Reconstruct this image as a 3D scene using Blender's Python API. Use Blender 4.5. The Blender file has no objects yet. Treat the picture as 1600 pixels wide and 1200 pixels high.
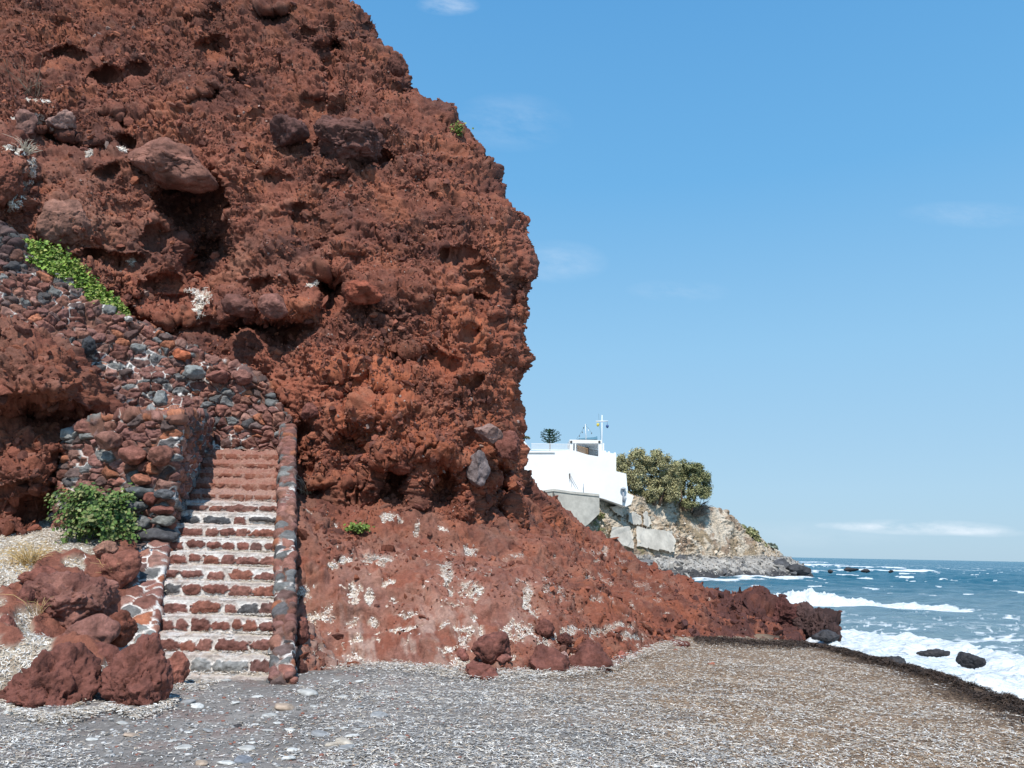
import bpy, bmesh, math, random
import numpy as np
from concurrent.futures import ThreadPoolExecutor
from mathutils import Vector, Matrix

random.seed(5)
RG = np.random.default_rng(11)
f32 = np.float32
SC = bpy.context.scene
COL = SC.collection

# ------------------------------------------------------------------ camera
FPX = 1200.0
CAM = np.array([0.0, 0.0, 2.9])
PITCH = math.atan(262 / 1200)
ROLL = math.radians(1.1)
MROT = Matrix.Rotation(math.pi / 2 + PITCH, 3, 'X') @ Matrix.Rotation(ROLL, 3, 'Z')
MR = np.array(MROT)


def ray(px, py):
    d = np.stack([(np.asarray(px, float) - 800) / FPX, -(np.asarray(py, float) - 600) / FPX,
                  -np.ones(np.broadcast(px, py).shape)], -1)
    return d @ MR.T


def at(px, py, Y):
    """world point on the line of sight at world depth Y"""
    d = ray(px, py)
    return CAM + d * (np.asarray(Y, float) / d[..., 1])[..., None]


def hit(px, py, z):
    d = ray(px, py)
    return CAM + d * ((z - CAM[2]) / d[..., 2])[..., None]


def proj(V):
    c = (np.asarray(V, float) - CAM) @ MR
    w = -c[..., 2]
    w = np.where(w < 0.05, 0.05, w)
    return 800 + FPX * c[..., 0] / w, 600 - FPX * c[..., 1] / w


# ------------------------------------------------------------------ noise
_G = np.array([[1, 1, 0], [-1, 1, 0], [1, -1, 0], [-1, -1, 0], [1, 0, 1], [-1, 0, 1], [1, 0, -1], [-1, 0, -1],
               [0, 1, 1], [0, -1, 1], [0, 1, -1], [0, -1, -1], [1, 1, 0], [-1, 1, 0], [0, -1, 1], [0, -1, -1]], f32)
POOL = ThreadPoolExecutor(4)


def _h(ix, iy, iz, seed):
    with np.errstate(over='ignore'):
        h = (ix.astype(np.uint32) * np.uint32(374761393) + iy.astype(np.uint32) * np.uint32(668265263)
             + iz.astype(np.uint32) * np.uint32(2246822519) + np.uint32((seed * 3266489917) & 0xffffffff))
        h = (h ^ (h >> np.uint32(15))) * np.uint32(2246822519)
        h = (h ^ (h >> np.uint32(13))) * np.uint32(3266489917)
        return h ^ (h >> np.uint32(16))


def chunked(fn, P, n_out):
    sh = P.shape[:-1]
    Q = np.ascontiguousarray(P.reshape(-1, 3), dtype=f32)
    n = len(Q)
    step = 60000
    res = list(POOL.map(lambda a: fn(Q[a:a + step]), range(0, n, step)))
    if n_out == 1:
        return np.concatenate(res).reshape(sh)
    return [np.concatenate([r[k] for r in res]).reshape(sh + r0.shape[1:]) for k, r0 in enumerate(res[0])]


def gnoise(P, seed=0):
    def fn(Q):
        i = np.floor(Q)
        f = Q - i
        i = i.astype(np.int32)
        u = f * f * f * (f * (f * 6 - 15) + 10)
        out = np.zeros(len(Q), f32)
        for cx in (0, 1):
            wx = u[:, 0] if cx else 1 - u[:, 0]
            for cy in (0, 1):
                wy = u[:, 1] if cy else 1 - u[:, 1]
                for cz in (0, 1):
                    wz = u[:, 2] if cz else 1 - u[:, 2]
                    g = _G[_h(i[:, 0] + cx, i[:, 1] + cy, i[:, 2] + cz, seed) & np.uint32(15)]
                    out += wx * wy * wz * (g[:, 0] * (f[:, 0] - cx) + g[:, 1] * (f[:, 1] - cy) + g[:, 2] * (f[:, 2] - cz))
        return out
    return chunked(fn, P, 1)


def fbm(P, octv=4, seed=0, gain=0.5, ridged=False):
    P = np.asarray(P, f32)
    out = 0
    a = 1.0
    for o in range(octv):
        n = gnoise(P * f32(2.03 ** o) + f32(17.3 * o), seed + o)
        if ridged:
            n = 0.5 - np.abs(n)
        out = out + a * n
        a *= gain
    return out


def worley(P, seed=0):
    """F1, F2, random id in 0..1 (three of them), vector to nearest feature"""
    def fn(Q):
        i = np.floor(Q)
        f = Q - i
        i = i.astype(np.int32)
        n = len(Q)
        d1 = np.full(n, 9, f32)
        d2 = np.full(n, 9, f32)
        idh = np.zeros(n, np.uint32)
        vec = np.zeros((n, 3), f32)
        for cx in (-1, 0, 1):
            for cy in (-1, 0, 1):
                for cz in (-1, 0, 1):
                    h = _h(i[:, 0] + cx, i[:, 1] + cy, i[:, 2] + cz, seed)
                    vx = cx + (h & np.uint32(1023)).astype(f32) / 1023 * 0.9 + 0.05 - f[:, 0]
                    vy = cy + ((h >> np.uint32(10)) & np.uint32(1023)).astype(f32) / 1023 * 0.9 + 0.05 - f[:, 1]
                    vz = cz + ((h >> np.uint32(20)) & np.uint32(1023)).astype(f32) / 1023 * 0.9 + 0.05 - f[:, 2]
                    d = vx * vx + vy * vy + vz * vz
                    m = d < d1
                    d2 = np.where(m, d1, np.minimum(d2, d))
                    d1 = np.where(m, d, d1)
                    idh = np.where(m, h, idh)
                    vec[m, 0] = vx[m]
                    vec[m, 1] = vy[m]
                    vec[m, 2] = vz[m]
        with np.errstate(over='ignore'):
            g = (idh ^ (idh >> np.uint32(11))) * np.uint32(2654435761)
            g = g ^ (g >> np.uint32(15))
        r = np.stack([(g & np.uint32(1023)), (g >> np.uint32(10)) & np.uint32(1023), (g >> np.uint32(20)) & np.uint32(1023)], -1)
        return np.sqrt(d1), np.sqrt(d2), r.astype(f32) / 1023, vec
    return chunked(fn, np.asarray(P, f32), 4)


def sstep(a, b, x):
    t = np.clip((x - a) / (b - a), 0, 1)
    return t * t * (3 - 2 * t)


def lin(r, g, b):
    c = np.array([r, g, b], float) / 255
    return np.where(c <= 0.04045, c / 12.92, ((c + 0.055) / 1.055) ** 2.4)


def mixc(a, b, t):
    t = np.clip(np.asarray(t), 0, 1)[..., None]
    return np.asarray(a) * (1 - t) + np.asarray(b) * t


class TPS:
    """thin plate spline through scattered controls"""
    def __init__(s, xy, v, smooth=1e-4):
        s.c = np.asarray(xy, float)
        v = np.asarray(v, float)
        n = len(s.c)
        A = np.zeros((n + 3, n + 3))
        A[:n, :n] = s.k(s.c[:, None] - s.c[None]) + smooth * np.eye(n)
        A[:n, n] = 1
        A[:n, n + 1:] = s.c
        A[n:, :n] = A[:n, n:].T
        s.w = np.linalg.solve(A, np.concatenate([v, np.zeros(3)]))

    def k(s, d):
        r2 = (d ** 2).sum(-1)
        return 0.5 * r2 * np.log(r2 + 1e-12)

    def __call__(s, x, y):
        sh = np.shape(x)
        q = np.stack([np.ravel(x), np.ravel(y)], -1)
        out = np.zeros(len(q))
        n = len(s.c)
        for a in range(0, len(q), 50000):
            qq = q[a:a + 50000]
            out[a:a + 50000] = s.k(qq[:, None] - s.c[None]) @ s.w[:n] + s.w[n] + qq @ s.w[n + 1:]
        return out.reshape(sh)


# ------------------------------------------------------------------ mesh helpers
def mesh_np(name, V, F, cols=None, extra=None, smooth=True):
    me = bpy.data.meshes.new(name)
    V = np.ascontiguousarray(V, f32).reshape(-1, 3)
    F = np.ascontiguousarray(F, np.int32)
    nf, k = F.shape
    me.vertices.add(len(V))
    me.vertices.foreach_set('co', V.ravel())
    me.loops.add(nf * k)
    me.loops.foreach_set('vertex_index', F.ravel())
    me.polygons.add(nf)
    me.polygons.foreach_set('loop_start', np.arange(0, nf * k, k, dtype=np.int32))
    me.polygons.foreach_set('use_smooth', np.full(nf, bool(smooth)))
    me.update(calc_edges=True)
    if cols is not None:
        c = np.ones((len(V), 4), f32)
        c[:, :3] = np.clip(np.asarray(cols).reshape(-1, 3), 0.002, 0.95)
        a = me.attributes.new('col', 'FLOAT_COLOR', 'POINT')
        a.data.foreach_set('color', c.ravel())
    for nm, v in (extra or {}).items():
        a = me.attributes.new(nm, 'FLOAT', 'POINT')
        a.data.foreach_set('value', np.ascontiguousarray(v, f32).ravel())
    return me


def grid_faces(n, m, closed=False):
    i = np.arange(n - 1)[:, None]
    j = np.arange(m if closed else m - 1)[None]
    j2 = (j + 1) % m
    return np.stack([i * m + j, i * m + j2, (i + 1) * m + j2, (i + 1) * m + j], -1).reshape(-1, 4)


def link(name, me, mat, parent=None):
    o = bpy.data.objects.new(name, me)
    if mat is not None:
        me.materials.clear()
        me.materials.append(mat)
    COL.objects.link(o)
    if parent is not None:
        o.parent = parent
        o.matrix_parent_inverse = Matrix.Translation(-parent.location) if parent.type == 'EMPTY' else Matrix()
    return o


def tag(o, label=None, cat=None, group=None, kind=None):
    if label:
        o['label'] = label
    if cat:
        o['category'] = cat
    if group:
        o['group'] = group
    if kind:
        o['kind'] = kind
    return o


def thing(name, loc, label, cat, group=None):
    o = bpy.data.objects.new(name, None)
    o.location = Vector([float(a) for a in loc])
    o.empty_display_size = 0.2
    COL.objects.link(o)
    return tag(o, label, cat, group)


def normals_grid(P, toward=None):
    du = np.gradient(P, axis=0)
    dv = np.gradient(P, axis=1)
    n = np.cross(du, dv)
    n /= np.linalg.norm(n, axis=-1, keepdims=True) + 1e-9
    t = CAM if toward is None else np.asarray(toward)
    if ((t - P) * n).sum(-1).mean() < 0:
        n = -n
    return n


class MB:
    """collects boxes, bars and prisms into one mesh"""
    def __init__(s):
        s.v = []
        s.f = []

    def prism(s, pts, off):
        n = len(pts)
        b = len(s.v)
        off = np.asarray(off, float)
        for p in pts:
            s.v.append(tuple(p))
        for p in pts:
            s.v.append(tuple(np.asarray(p) + off))
        s.f.append(tuple(range(b, b + n)))
        s.f.append(tuple(range(b + 2 * n - 1, b + n - 1, -1)))
        for i in range(n):
            j = (i + 1) % n
            s.f.append((b + i, b + n + i, b + n + j, b + j))
        return s

    def box(s, x0, x1, y0, y1, z0, z1):
        return s.prism([(x0, y0, z0), (x1, y0, z0), (x1, y0, z1), (x0, y0, z1)], (0, y1 - y0, 0))

    def tube(s, pts, radii, n=7):
        pts = [np.asarray(p, float) for p in pts]
        if np.isscalar(radii):
            radii = [radii] * len(pts)
        b = len(s.v)
        for i, p in enumerate(pts):
            t = pts[min(i + 1, len(pts) - 1)] - pts[max(i - 1, 0)]
            t = t / (np.linalg.norm(t) + 1e-9)
            a = np.cross(t, (0, 0, 1) if abs(t[2]) < 0.9 else (1, 0, 0))
            a /= np.linalg.norm(a)
            c = np.cross(t, a)
            for k in range(n):
                th = 2 * math.pi * k / n
                s.v.append(tuple(p + radii[i] * (math.cos(th) * a + math.sin(th) * c)))
        for i in range(len(pts) - 1):
            for k in range(n):
                k2 = (k + 1) % n
                s.f.append((b + i * n + k, b + i * n + k2, b + (i + 1) * n + k2, b + (i + 1) * n + k))
        s.f.append(tuple(range(b + n - 1, b - 1, -1)))
        e = b + (len(pts) - 1) * n
        s.f.append(tuple(range(e, e + n)))
        return s

    def build(s, name, mat, parent=None, smooth=False):
        me = bpy.data.meshes.new(name)
        me.from_pydata(s.v, [], s.f)
        if smooth:
            me.polygons.foreach_set('use_smooth', np.ones(len(s.f), bool))
        me.update()
        return link(name, me, mat, parent)


# ------------------------------------------------------------------ materials
def new_mat(name):
    m = bpy.data.materials.new(name)
    m.use_nodes = True
    nt = m.node_tree
    return m, nt, nt.nodes, nt.links, nt.nodes['Principled BSDF']


def mat_attr(name, rough=0.95, bump=0.4, bscale=60, bdist=0.02, var=0.35, vscale=25, spec=0.2, sheen=0):
    """vertex colour modulated by fine noise, with noise bump; noise lives in object space"""
    m, nt, N, L, B = new_mat(name)
    at_ = N.new('ShaderNodeAttribute')
    at_.attribute_name = 'col'
    tc = N.new('ShaderNodeTexCoord')
    n1 = N.new('ShaderNodeTexNoise')
    n1.inputs['Scale'].default_value = vscale
    n1.inputs['Detail'].default_value = 6
    n1.inputs['Roughness'].default_value = 0.7
    L.new(tc.outputs['Object'], n1.inputs['Vector'])
    mr = N.new('ShaderNodeMapRange')
    mr.inputs['From Min'].default_value = 0.3
    mr.inputs['From Max'].default_value = 0.7
    mr.inputs['To Min'].default_value = 1 - var
    mr.inputs['To Max'].default_value = 1 + var
    L.new(n1.outputs['Fac'], mr.inputs['Value'])
    mx = N.new('ShaderNodeVectorMath')
    mx.operation = 'SCALE'
    L.new(at_.outputs['Color'], mx.inputs[0])
    L.new(mr.outputs['Result'], mx.inputs['Scale'])
    L.new(mx.outputs['Vector'], B.inputs['Base Color'])
    B.inputs['Roughness'].default_value = rough
    B.inputs['Specular IOR Level'].default_value = spec
    if bump:
        n2 = N.new('ShaderNodeTexNoise')
        n2.inputs['Scale'].default_value = bscale
        n2.inputs['Detail'].default_value = 5
        n2.inputs['Roughness'].default_value = 0.65
        L.new(tc.outputs['Object'], n2.inputs['Vector'])
        bp = N.new('ShaderNodeBump')
        bp.inputs['Strength'].default_value = bump
        bp.inputs['Distance'].default_value = bdist
        L.new(n2.outputs['Fac'], bp.inputs['Height'])
        L.new(bp.outputs['Normal'], B.inputs['Normal'])
    return m


def mat_plain(name, col, rough=0.7, var=0.12, vscale=1.5, bump=0.0, metallic=0, spec=0.3):
    m, nt, N, L, B = new_mat(name)
    tc = N.new('ShaderNodeTexCoord')
    n1 = N.new('ShaderNodeTexNoise')
    n1.inputs['Scale'].default_value = vscale
    n1.inputs['Detail'].default_value = 6
    n1.inputs['Roughness'].default_value = 0.65
    L.new(tc.outputs['Object'], n1.inputs['Vector'])
    cr = N.new('ShaderNodeValToRGB')
    c = np.array(col)
    cr.color_ramp.elements[0].position = 0.3
    cr.color_ramp.elements[1].position = 0.7
    cr.color_ramp.elements[0].color = (*(c * (1 - var)), 1)
    cr.color_ramp.elements[1].color = (*np.minimum(c * (1 + var), 0.95), 1)
    L.new(n1.outputs['Fac'], cr.inputs['Fac'])
    L.new(cr.outputs['Color'], B.inputs['Base Color'])
    B.inputs['Roughness'].default_value = rough
    B.inputs['Metallic'].default_value = metallic
    B.inputs['Specular IOR Level'].default_value = spec
    if bump:
        bp = N.new('ShaderNodeBump')
        bp.inputs['Strength'].default_value = bump
        bp.inputs['Distance'].default_value = 0.05
        L.new(n1.outputs['Fac'], bp.inputs['Height'])
        L.new(bp.outputs['Normal'], B.inputs['Normal'])
    return m


M_ROCK = mat_attr('scoria_rock', bump=0.7, bscale=38, bdist=0.035, var=0.3, vscale=22)
M_BOULD = mat_attr('boulder_rock', bump=0.75, bscale=34, bdist=0.03, var=0.3, vscale=26)
M_STONE = mat_attr('masonry', bump=0.6, bscale=50, bdist=0.02, var=0.25, vscale=35)
M_SAND = mat_attr('beach_sand', bump=0.6, bscale=70, bdist=0.012, var=0.45, vscale=90)
M_STRIP = mat_attr('dry_seagrass', bump=0, var=0.1, rough=0.8, spec=0.25)
M_PEB = mat_attr('pebble_stone', bump=0.25, bscale=60, bdist=0.006, var=0.15, vscale=40, rough=0.8)
M_FAR = mat_attr('headland_ground', bump=0.8, bscale=1.6, bdist=0.5, var=0.3, vscale=1.3)
M_LEAF = mat_attr('leaf', bump=0, var=0.12, vscale=8, rough=0.6, spec=0.3)
M_BARK = mat_plain('bark', lin(120, 100, 85), 0.9, 0.3, 4)
M_STRAW = mat_plain('dry_straw', lin(205, 175, 120), 0.8, 0.2, 12)
M_WHITE = mat_plain('whitewash', (0.8, 0.8, 0.79), 0.8, 0.04, 0.6)
M_PLAST = mat_plain('old_plaster', (0.54, 0.49, 0.42), 0.9, 0.32, 0.6, 0.9)
M_CONC = mat_plain('concrete', (0.43, 0.41, 0.365), 0.9, 0.22, 1.4, 0.4)
M_DARK = mat_plain('dark_metal', (0.06, 0.055, 0.05), 0.6, 0.2)
M_GREYP = mat_plain('grey_paint', (0.35, 0.37, 0.4), 0.6, 0.1)
M_WOOD = mat_plain('brown_wood', (0.32, 0.2, 0.11), 0.7, 0.25, 3)
M_BLUE = mat_plain('blue_tarp', (0.1, 0.22, 0.3), 0.6, 0.25, 2)
M_YELL = mat_plain('yellow_glass', (0.7, 0.55, 0.08), 0.4, 0.1)
M_NAVY = mat_plain('navy_glass', (0.05, 0.1, 0.25), 0.4, 0.1)

# ------------------------------------------------------------------ clast fields shared by all red rock
RED = np.array([0.188, 0.067, 0.044])
RED_D = np.array([0.108, 0.043, 0.032])
RED_O = np.array([0.235, 0.083, 0.048])
TAN = np.array([0.235, 0.118, 0.084])
PINK = np.array([0.36, 0.175, 0.130])
MARD = np.array([0.095, 0.040, 0.034])
GREYR = np.array([0.17, 0.125, 0.115])
WHITE_D = np.array([0.62, 0.56, 0.48])


def clasts(P, cell, seed, rmin, rmax, present, warp=0.25):
    """rounded lumps set in the ground mass: height (m), mask, random ids"""
    Q = P / cell
    w = np.stack([gnoise(Q * 1.3 + 5.1, seed + 50), gnoise(Q * 1.3 + 91.7, seed + 51), gnoise(Q * 1.3 - 33.2, seed + 52)], -1)
    d1, d2, r, v = worley(Q + warp * w, seed)
    rad = rmin + (rmax - rmin) * r[..., 0]
    q = np.clip(1 - (d1 / rad) ** 2, 0, 1)
    tilt = 1 + 1.1 * (v[..., 0] * (r[..., 1] - 0.5) + v[..., 2] * (r[..., 2] - 0.5)) / rad
    h = rad * 0.62 * q * tilt
    on = (r[..., 1] < present)
    h = np.where(on, h, 0) * cell
    m = np.where(on, sstep(0.0, 0.10, rad - d1), 0)
    return h, m, r


def scoria(P, amp=1.0, seed=0, rough=1.0):
    P = np.asarray(P, f32)
    D = 0.40 * fbm(P / 2.1, 3, seed) * amp
    D = D + 0.34 * amp * (fbm(P / np.array([1.9, 1.9, 1.0], f32), 4, seed + 8, 0.5, ridged=True) - 0.5)
    h1, m1, r1 = clasts(P, 1.05, seed + 3, 0.25, 0.6, 0.5, 0.45)
    h2, m2, r2 = clasts(P, 0.47, seed + 4, 0.2, 0.62, 0.6, 0.5)
    h3, m3, r3 = clasts(P, 0.20, seed + 5, 0.25, 0.65, 0.75, 0.5)
    h4, m4, r4 = clasts(P, 0.10, seed + 6, 0.3, 0.65, 0.8, 0.4)
    rg = fbm(P / 0.55, 5, seed + 20, 0.6)
    bil = np.abs(fbm(P / 0.42, 4, seed + 25, 0.6))
    zone = sstep(-0.3, 0.3, fbm(P / 1.6, 2, seed + 28))
    D = D + amp * 0.5 * h1 + rough * (0.7 * h2 * (0.5 + zone) + 0.75 * h3 * (0.55 + 0.8 * zone) + 0.6 * h4) + rough * (0.13 * rg + 0.12 * bil)
    pit = fbm(P / 0.30, 3, seed + 30, 0.6)
    D = D - rough * 0.22 * np.maximum(0, -pit - 0.16)
    big = fbm(P / 1.7, 3, seed + 40)
    c = mixc(RED, RED_D, 0.8 * sstep(-0.1, 0.5, big + 0.3 * fbm(P / 0.4, 3, seed + 41)))
    c = mixc(c, RED_O, 0.8 * sstep(0.05, 0.40, fbm(P / 1.1, 4, seed + 42)))
    base = c
    for m, r, k in ((m1, r1, 0.4), (m2, r2, 0.6), (m3, r3, 0.6), (m4, r4, 0.5)):
        cc = base * (0.72 + 0.6 * r[..., 2:3])
        cc = np.where(r[..., 0:1] > 0.84, mixc(cc, TAN * (0.75 + 0.5 * r[..., 2:3]), 0.5 * np.ones(m.shape)), cc)
        cc = np.where(r[..., 0:1] < 0.12, mixc(cc, GREYR * 0.6, 0.6 * np.ones(m.shape)), cc)
        c = mixc(c, cc, m * k)
    return D, c


# ------------------------------------------------------------------ stone masonry relief
STONES = np.array([[0.225, 0.105, 0.080], [0.185, 0.082, 0.064], [0.26, 0.122, 0.088], [0.21, 0.092, 0.070], [0.27, 0.145, 0.115], [0.15, 0.088, 0.077],
                   [0.17, 0.080, 0.067], [0.24, 0.118, 0.094], [0.31, 0.120, 0.068], [0.085, 0.078, 0.078], [0.13, 0.126, 0.123], [0.18, 0.178, 0.17],
                   [0.20, 0.097, 0.080], [0.22, 0.095, 0.072], [0.11, 0.075, 0.068], [0.19, 0.092, 0.077]])
MORTAR_W = np.array([0.66, 0.62, 0.58])
MORTAR_D = np.array([0.15, 0.075, 0.055])


def masonry(P, sx, sz, seed, depth=0.07, white=0.5, grey=1.0, ang=0.0):
    """rubble stones sized sx by sz metres; displacement and colour at points P"""
    P = np.asarray(P, f32)
    Q = P.copy()
    w = 0.24 * np.stack([fbm(P / 0.22 + 3.3, 2, seed + 70), fbm(P / 0.22 + 77.1, 2, seed + 71), fbm(P / 0.22 - 9.7, 2, seed + 72)], -1)
    Q = Q + w * min(sx, sz)
    Q = Q / np.array([sx, sx, sz], f32)
    d1, d2, r, v = worley(Q, seed)
    e = d2 - d1
    st = sstep(0.02, 0.12, e)
    dome = sstep(0.0, 0.5, e)
    tilt = (v[..., 0] * (r[..., 1] - 0.5) + v[..., 2] * (r[..., 2] - 0.5)) * 0.9
    D = depth * (st * (0.5 + 0.22 * dome + 0.6 * (r[..., 0] - 0.4) + 1.25 * tilt))
    D = D + 0.035 * fbm(P / 0.16, 4, seed + 60, 0.55) * (0.3 + 0.7 * st) * depth / 0.07
    idx = (r[..., 2] * 15.99).astype(int)
    c = STONES[idx] * (0.72 + 0.6 * r[..., 1:2])
    c = c * (1 + 0.5 * fbm(P / 0.09, 3, seed + 61)[..., None])
    wm = sstep(-0.15, 0.2, fbm(P / 0.8, 3, seed + 62) - 0.35 + 0.7 * white)
    wm = wm * sstep(-0.25, 0.15, fbm(P / 0.15, 3, seed + 63) + 0.5 * white - 0.1)
    mc = mixc(MORTAR_D * np.ones(P.shape), MORTAR_W * (1 + 0.3 * fbm(P / 0.1, 3, seed + 64)[..., None]), wm)
    D = D + (1 - st) * wm * depth * 0.4
    # smears of dust over the stones
    c = mixc(mc, c, sstep(0.035, 0.09, e))
    return D, c


# ==================================================================== STRUCTURE OF THE PLACE
# --- stair axis (needed by everything on the left)
NST = 17
RISE, RUN, Y0, Z0 = 0.2155, 0.30, 10.2, 1.30


_LY = np.array([9.0, 10.2, 12.6, 13.3, 14.4, 15.3, 16.5])
_LX = np.array([at(px, py, y)[0] for px, py, y in ((238, 1100, 9.0), (250, 1045, 10.2), (274, 846, 12.6), (294, 796, 13.3), (319, 740, 14.4), (331, 697, 15.3), (340, 660, 16.5))]) - 0.05


def stair_left_x(y):
    return np.interp(y, _LY, _LX)


def stair_right_x(y):
    a, b = at(424, 1045, Y0)[0], at(437, 700, Y0 + 17 * RUN)[0]
    return a + (b - a) * (y - Y0) / (17 * RUN)


def step_edge(k):
    """left and right ends of riser k (front edge), its depth and tread height"""
    y = Y0 + RUN * k
    return float(stair_left_x(y)), float(stair_right_x(y)), y, Z0 + RISE * k


def stair_z(y):
    return Z0 - RISE + RISE * (y - Y0) / RUN


# --- shoreline (berm edge) from the photo's weed line
SH = np.array([hit(px, py, 1.03) for px, py in ((1235, 1000), (1330, 1024), (1430, 1050), (1540, 1087), (1600, 1110), (1760, 1190))])
SH = SH[np.argsort(SH[:, 1])]


def shore_x(y):
    return np.interp(y, np.concatenate([[-3], SH[:, 1], [30]]), np.concatenate([[SH[0, 0] + 0.1], SH[:, 0], [SH[-1, 0] + 1.0]]))


def beach_z(x, y):
    z = 1.27 - 0.035 * np.maximum(x, 0)
    z = z + 0.06 * sstep(-2, -8, x)
    xe = shore_x(y)
    q = x - xe
    z = z - 1.75 * sstep(-0.05, 2.4, q)
    return z


bx = np.concatenate([np.arange(-14, -5, 0.06), np.arange(-5, 10.5, 0.036)])
by = np.concatenate([np.arange(-1.5, 5, 0.1), np.arange(5, 19.5, 0.034)])
X, Yg = np.meshgrid(bx, by)
P3 = np.stack([X, Yg, 0 * X], -1)
q = X - shore_x(Yg)
Z = beach_z(X, Yg) + 0.05 * fbm(P3 / 2.3, 3, 3) + 0.022 * fbm(P3 / 0.35, 4, 4)
weedm = np.exp(-((q - 0.05) / 0.35) ** 2)
Z += weedm * (0.03 + 0.14 * fbm(P3 / 0.5, 3, 6)) * sstep(19, 10, Yg)
nb = fbm(P3 / 0.8, 4, 8)
grit = gnoise(P3 / 0.05, 9)
sand_d = lin(128, 122, 117) * 1.0
sand_b = lin(150, 126, 104) * 0.78
c = mixc(sand_d, sand_b, sstep(-0.5, 3.0, X + 1.2 * nb + 0.25 * (Yg - 8)))
c = c * (1 + 0.35 * nb[..., None] + 0.4 * grit[..., None])
c = mixc(c, lin(52, 40, 34), 0.92 * sstep(-0.75, 0.05, q + 0.6 * nb))
c = mixc(c, lin(135, 105, 95), 0.35 * sstep(0.1, 0.5, fbm(P3 / 0.6 + 40, 3, 12)) * (X < -1))
me = mesh_np('beach', np.stack([X, Yg, Z], -1), grid_faces(*X.shape), c)
beach = tag(link('beach', me, M_SAND), kind='structure')
BEACH = (bx, by, Z)


def surf_z(tab, x, y):
    gx, gy, Zt = tab
    j = np.clip(np.searchsorted(gx, x) - 1, 0, len(gx) - 2)
    i = np.clip(np.searchsorted(gy, y) - 1, 0, len(gy) - 2)
    a = np.clip((x - gx[j]) / (gx[j + 1] - gx[j]), 0, 1)
    b = np.clip((y - gy[i]) / (gy[i + 1] - gy[i]), 0, 1)
    return (Zt[i, j] * (1 - a) * (1 - b) + Zt[i, j + 1] * a * (1 - b) + Zt[i + 1, j] * (1 - a) * b + Zt[i + 1, j + 1] * a * b)


# --- red rock slope between the stairs and the sea
ctl = []
for px, py in ((452, 1040), (520, 1044), (600, 1046), (700, 1054), (800, 1058), (900, 1050), (960, 1040), (1010, 1018), (1075, 1002), (1150, 1000), (1235, 1002)):
    h = hit(px, py, 1.2 if px < 960 else 1.08)
    ctl.append(h)
for px, py, y in ((468, 960, 11.8), (468, 872, 12.7), (470, 800, 14.2), (600, 920, 12.7), (750, 930, 12.8), (880, 945, 13.6), (960, 950, 15.4), (1060, 955, 18.2), (1160, 965, 20.0),
                  (1230, 985, 19.6), 
                  (480, 785, 15.2), (560, 800, 15.4), (640, 815, 15.6), (720, 840, 15.7), (790, 850, 16.4), (830, 825, 18.0),
                  (846, 812, 20.2), (896, 852, 21.3), (948, 874, 22.2), (1000, 894, 23.0), (1060, 908, 23.7), (1130, 916, 24.2), (1200, 930, 24.4),
                  (1250, 945, 24.2), (1290, 962, 23.6), (900, 900, 18.2), (1000, 915, 20.4), (1120, 935, 22.0), (820, 890, 15.8), (700, 880, 14.5), (560, 850, 14.2)):
    ctl.append(at(px, py, y))
for x, y, z in ((-5, 9, 1.2), (0, 9.2, 1.1), (4, 12.5, 0.2), (2, 9.5, 0.3), (6, 15, 0.1), (8.2, 17.2, 0.0), (8.2, 18.5, 0.3), (9.4, 20.6, -0.5), (11.2, 23.4, -0.3), (12.5, 25, -1.2), (12, 28, -1.8), (8, 27.5, -0.6), (5, 26.5, 1.0), (3, 25, 3.2),
                (0, 22.5, 5.2), (-3, 18, 5.0), (-5, 17, 4.6), (2, 29, 2.0)):
    ctl.append(np.array([x, y, z], float))
ctl = np.array(ctl)
APR = TPS(ctl[:, :2] / 5, ctl[:, 2], 2e-3)
av = np.concatenate([np.arange(9.6, 18, 0.021), np.arange(18, 29, 0.035)])
au = np.linspace(0, 1, 620)
xs0 = np.where(av < 15.6, stair_right_x(av) + 0.12, stair_right_x(15.6) + 0.12)
X = xs0[:, None] + (13.0 - xs0[:, None]) * au[None] ** 1.06
Yg = np.repeat(av[:, None], len(au), 1)
Z = APR(X / 5, Yg / 5)
Z = Z - 3.0 * sstep(0.405, 0.47, X / Yg + 0.02 * fbm(np.stack([X, Yg, 0 * X], -1) / 0.8, 3, 99))
P = np.stack([X, Yg, Z], -1)
pxa, pya = proj(P)
N_ = normals_grid(P, (0, 0, 60))
D, c = scoria(P, 0.6, 100, 0.66)
# smoother washed skin low on the slope next to the stairs, rough toward the cliff foot and the sea
dl = fbm(P / 1.0, 3, 130)
smooth_m = 0.70 * sstep(960, 700, pxa + 60 * dl) * sstep(800, 905, pya + 70 * dl)
Pst = P.copy()
Pst[..., 0] = (P[..., 0] * 0.9 + P[..., 1] * 0.42) / 0.22
Pst[..., 1] = (-P[..., 0] * 0.42 + P[..., 1] * 0.9) / 1.1
Pst[..., 2] = 0
streak = fbm(Pst, 4, 131, 0.6)
lump = fbm(P / 0.9, 4, 132, 0.5)
hs1, _m1, _r1 = clasts(P, 0.9, 155, 0.2, 0.6, 0.5, 0.6)
hs2 = clasts(P, 0.3, 156, 0.2, 0.6, 0.45, 0.6)[0]
ledge = fbm(P / np.array([1.3, 1.3, 0.45], f32) + 2, 4, 157, 0.55, ridged=True) - 0.5
Dm = 0.5 * hs1 + 0.7 * hs2 + 0.16 * ledge + 0.04 * fbm(P / 0.15, 4, 158, 0.6) + 0.14 * lump + 0.085 * streak + 0.10 * np.maximum(0, fbm(P / 0.45, 4, 133, 0.6)) - 0.05
D = D * (1 - 0.86 * smooth_m) + Dm * smooth_m
sea_m = sstep(1020, 1180, pxa + 50 * dl)
ha, ma_, ra_ = clasts(P, 1.5, 144, 0.3, 0.65, 0.75, 0.5)
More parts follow.
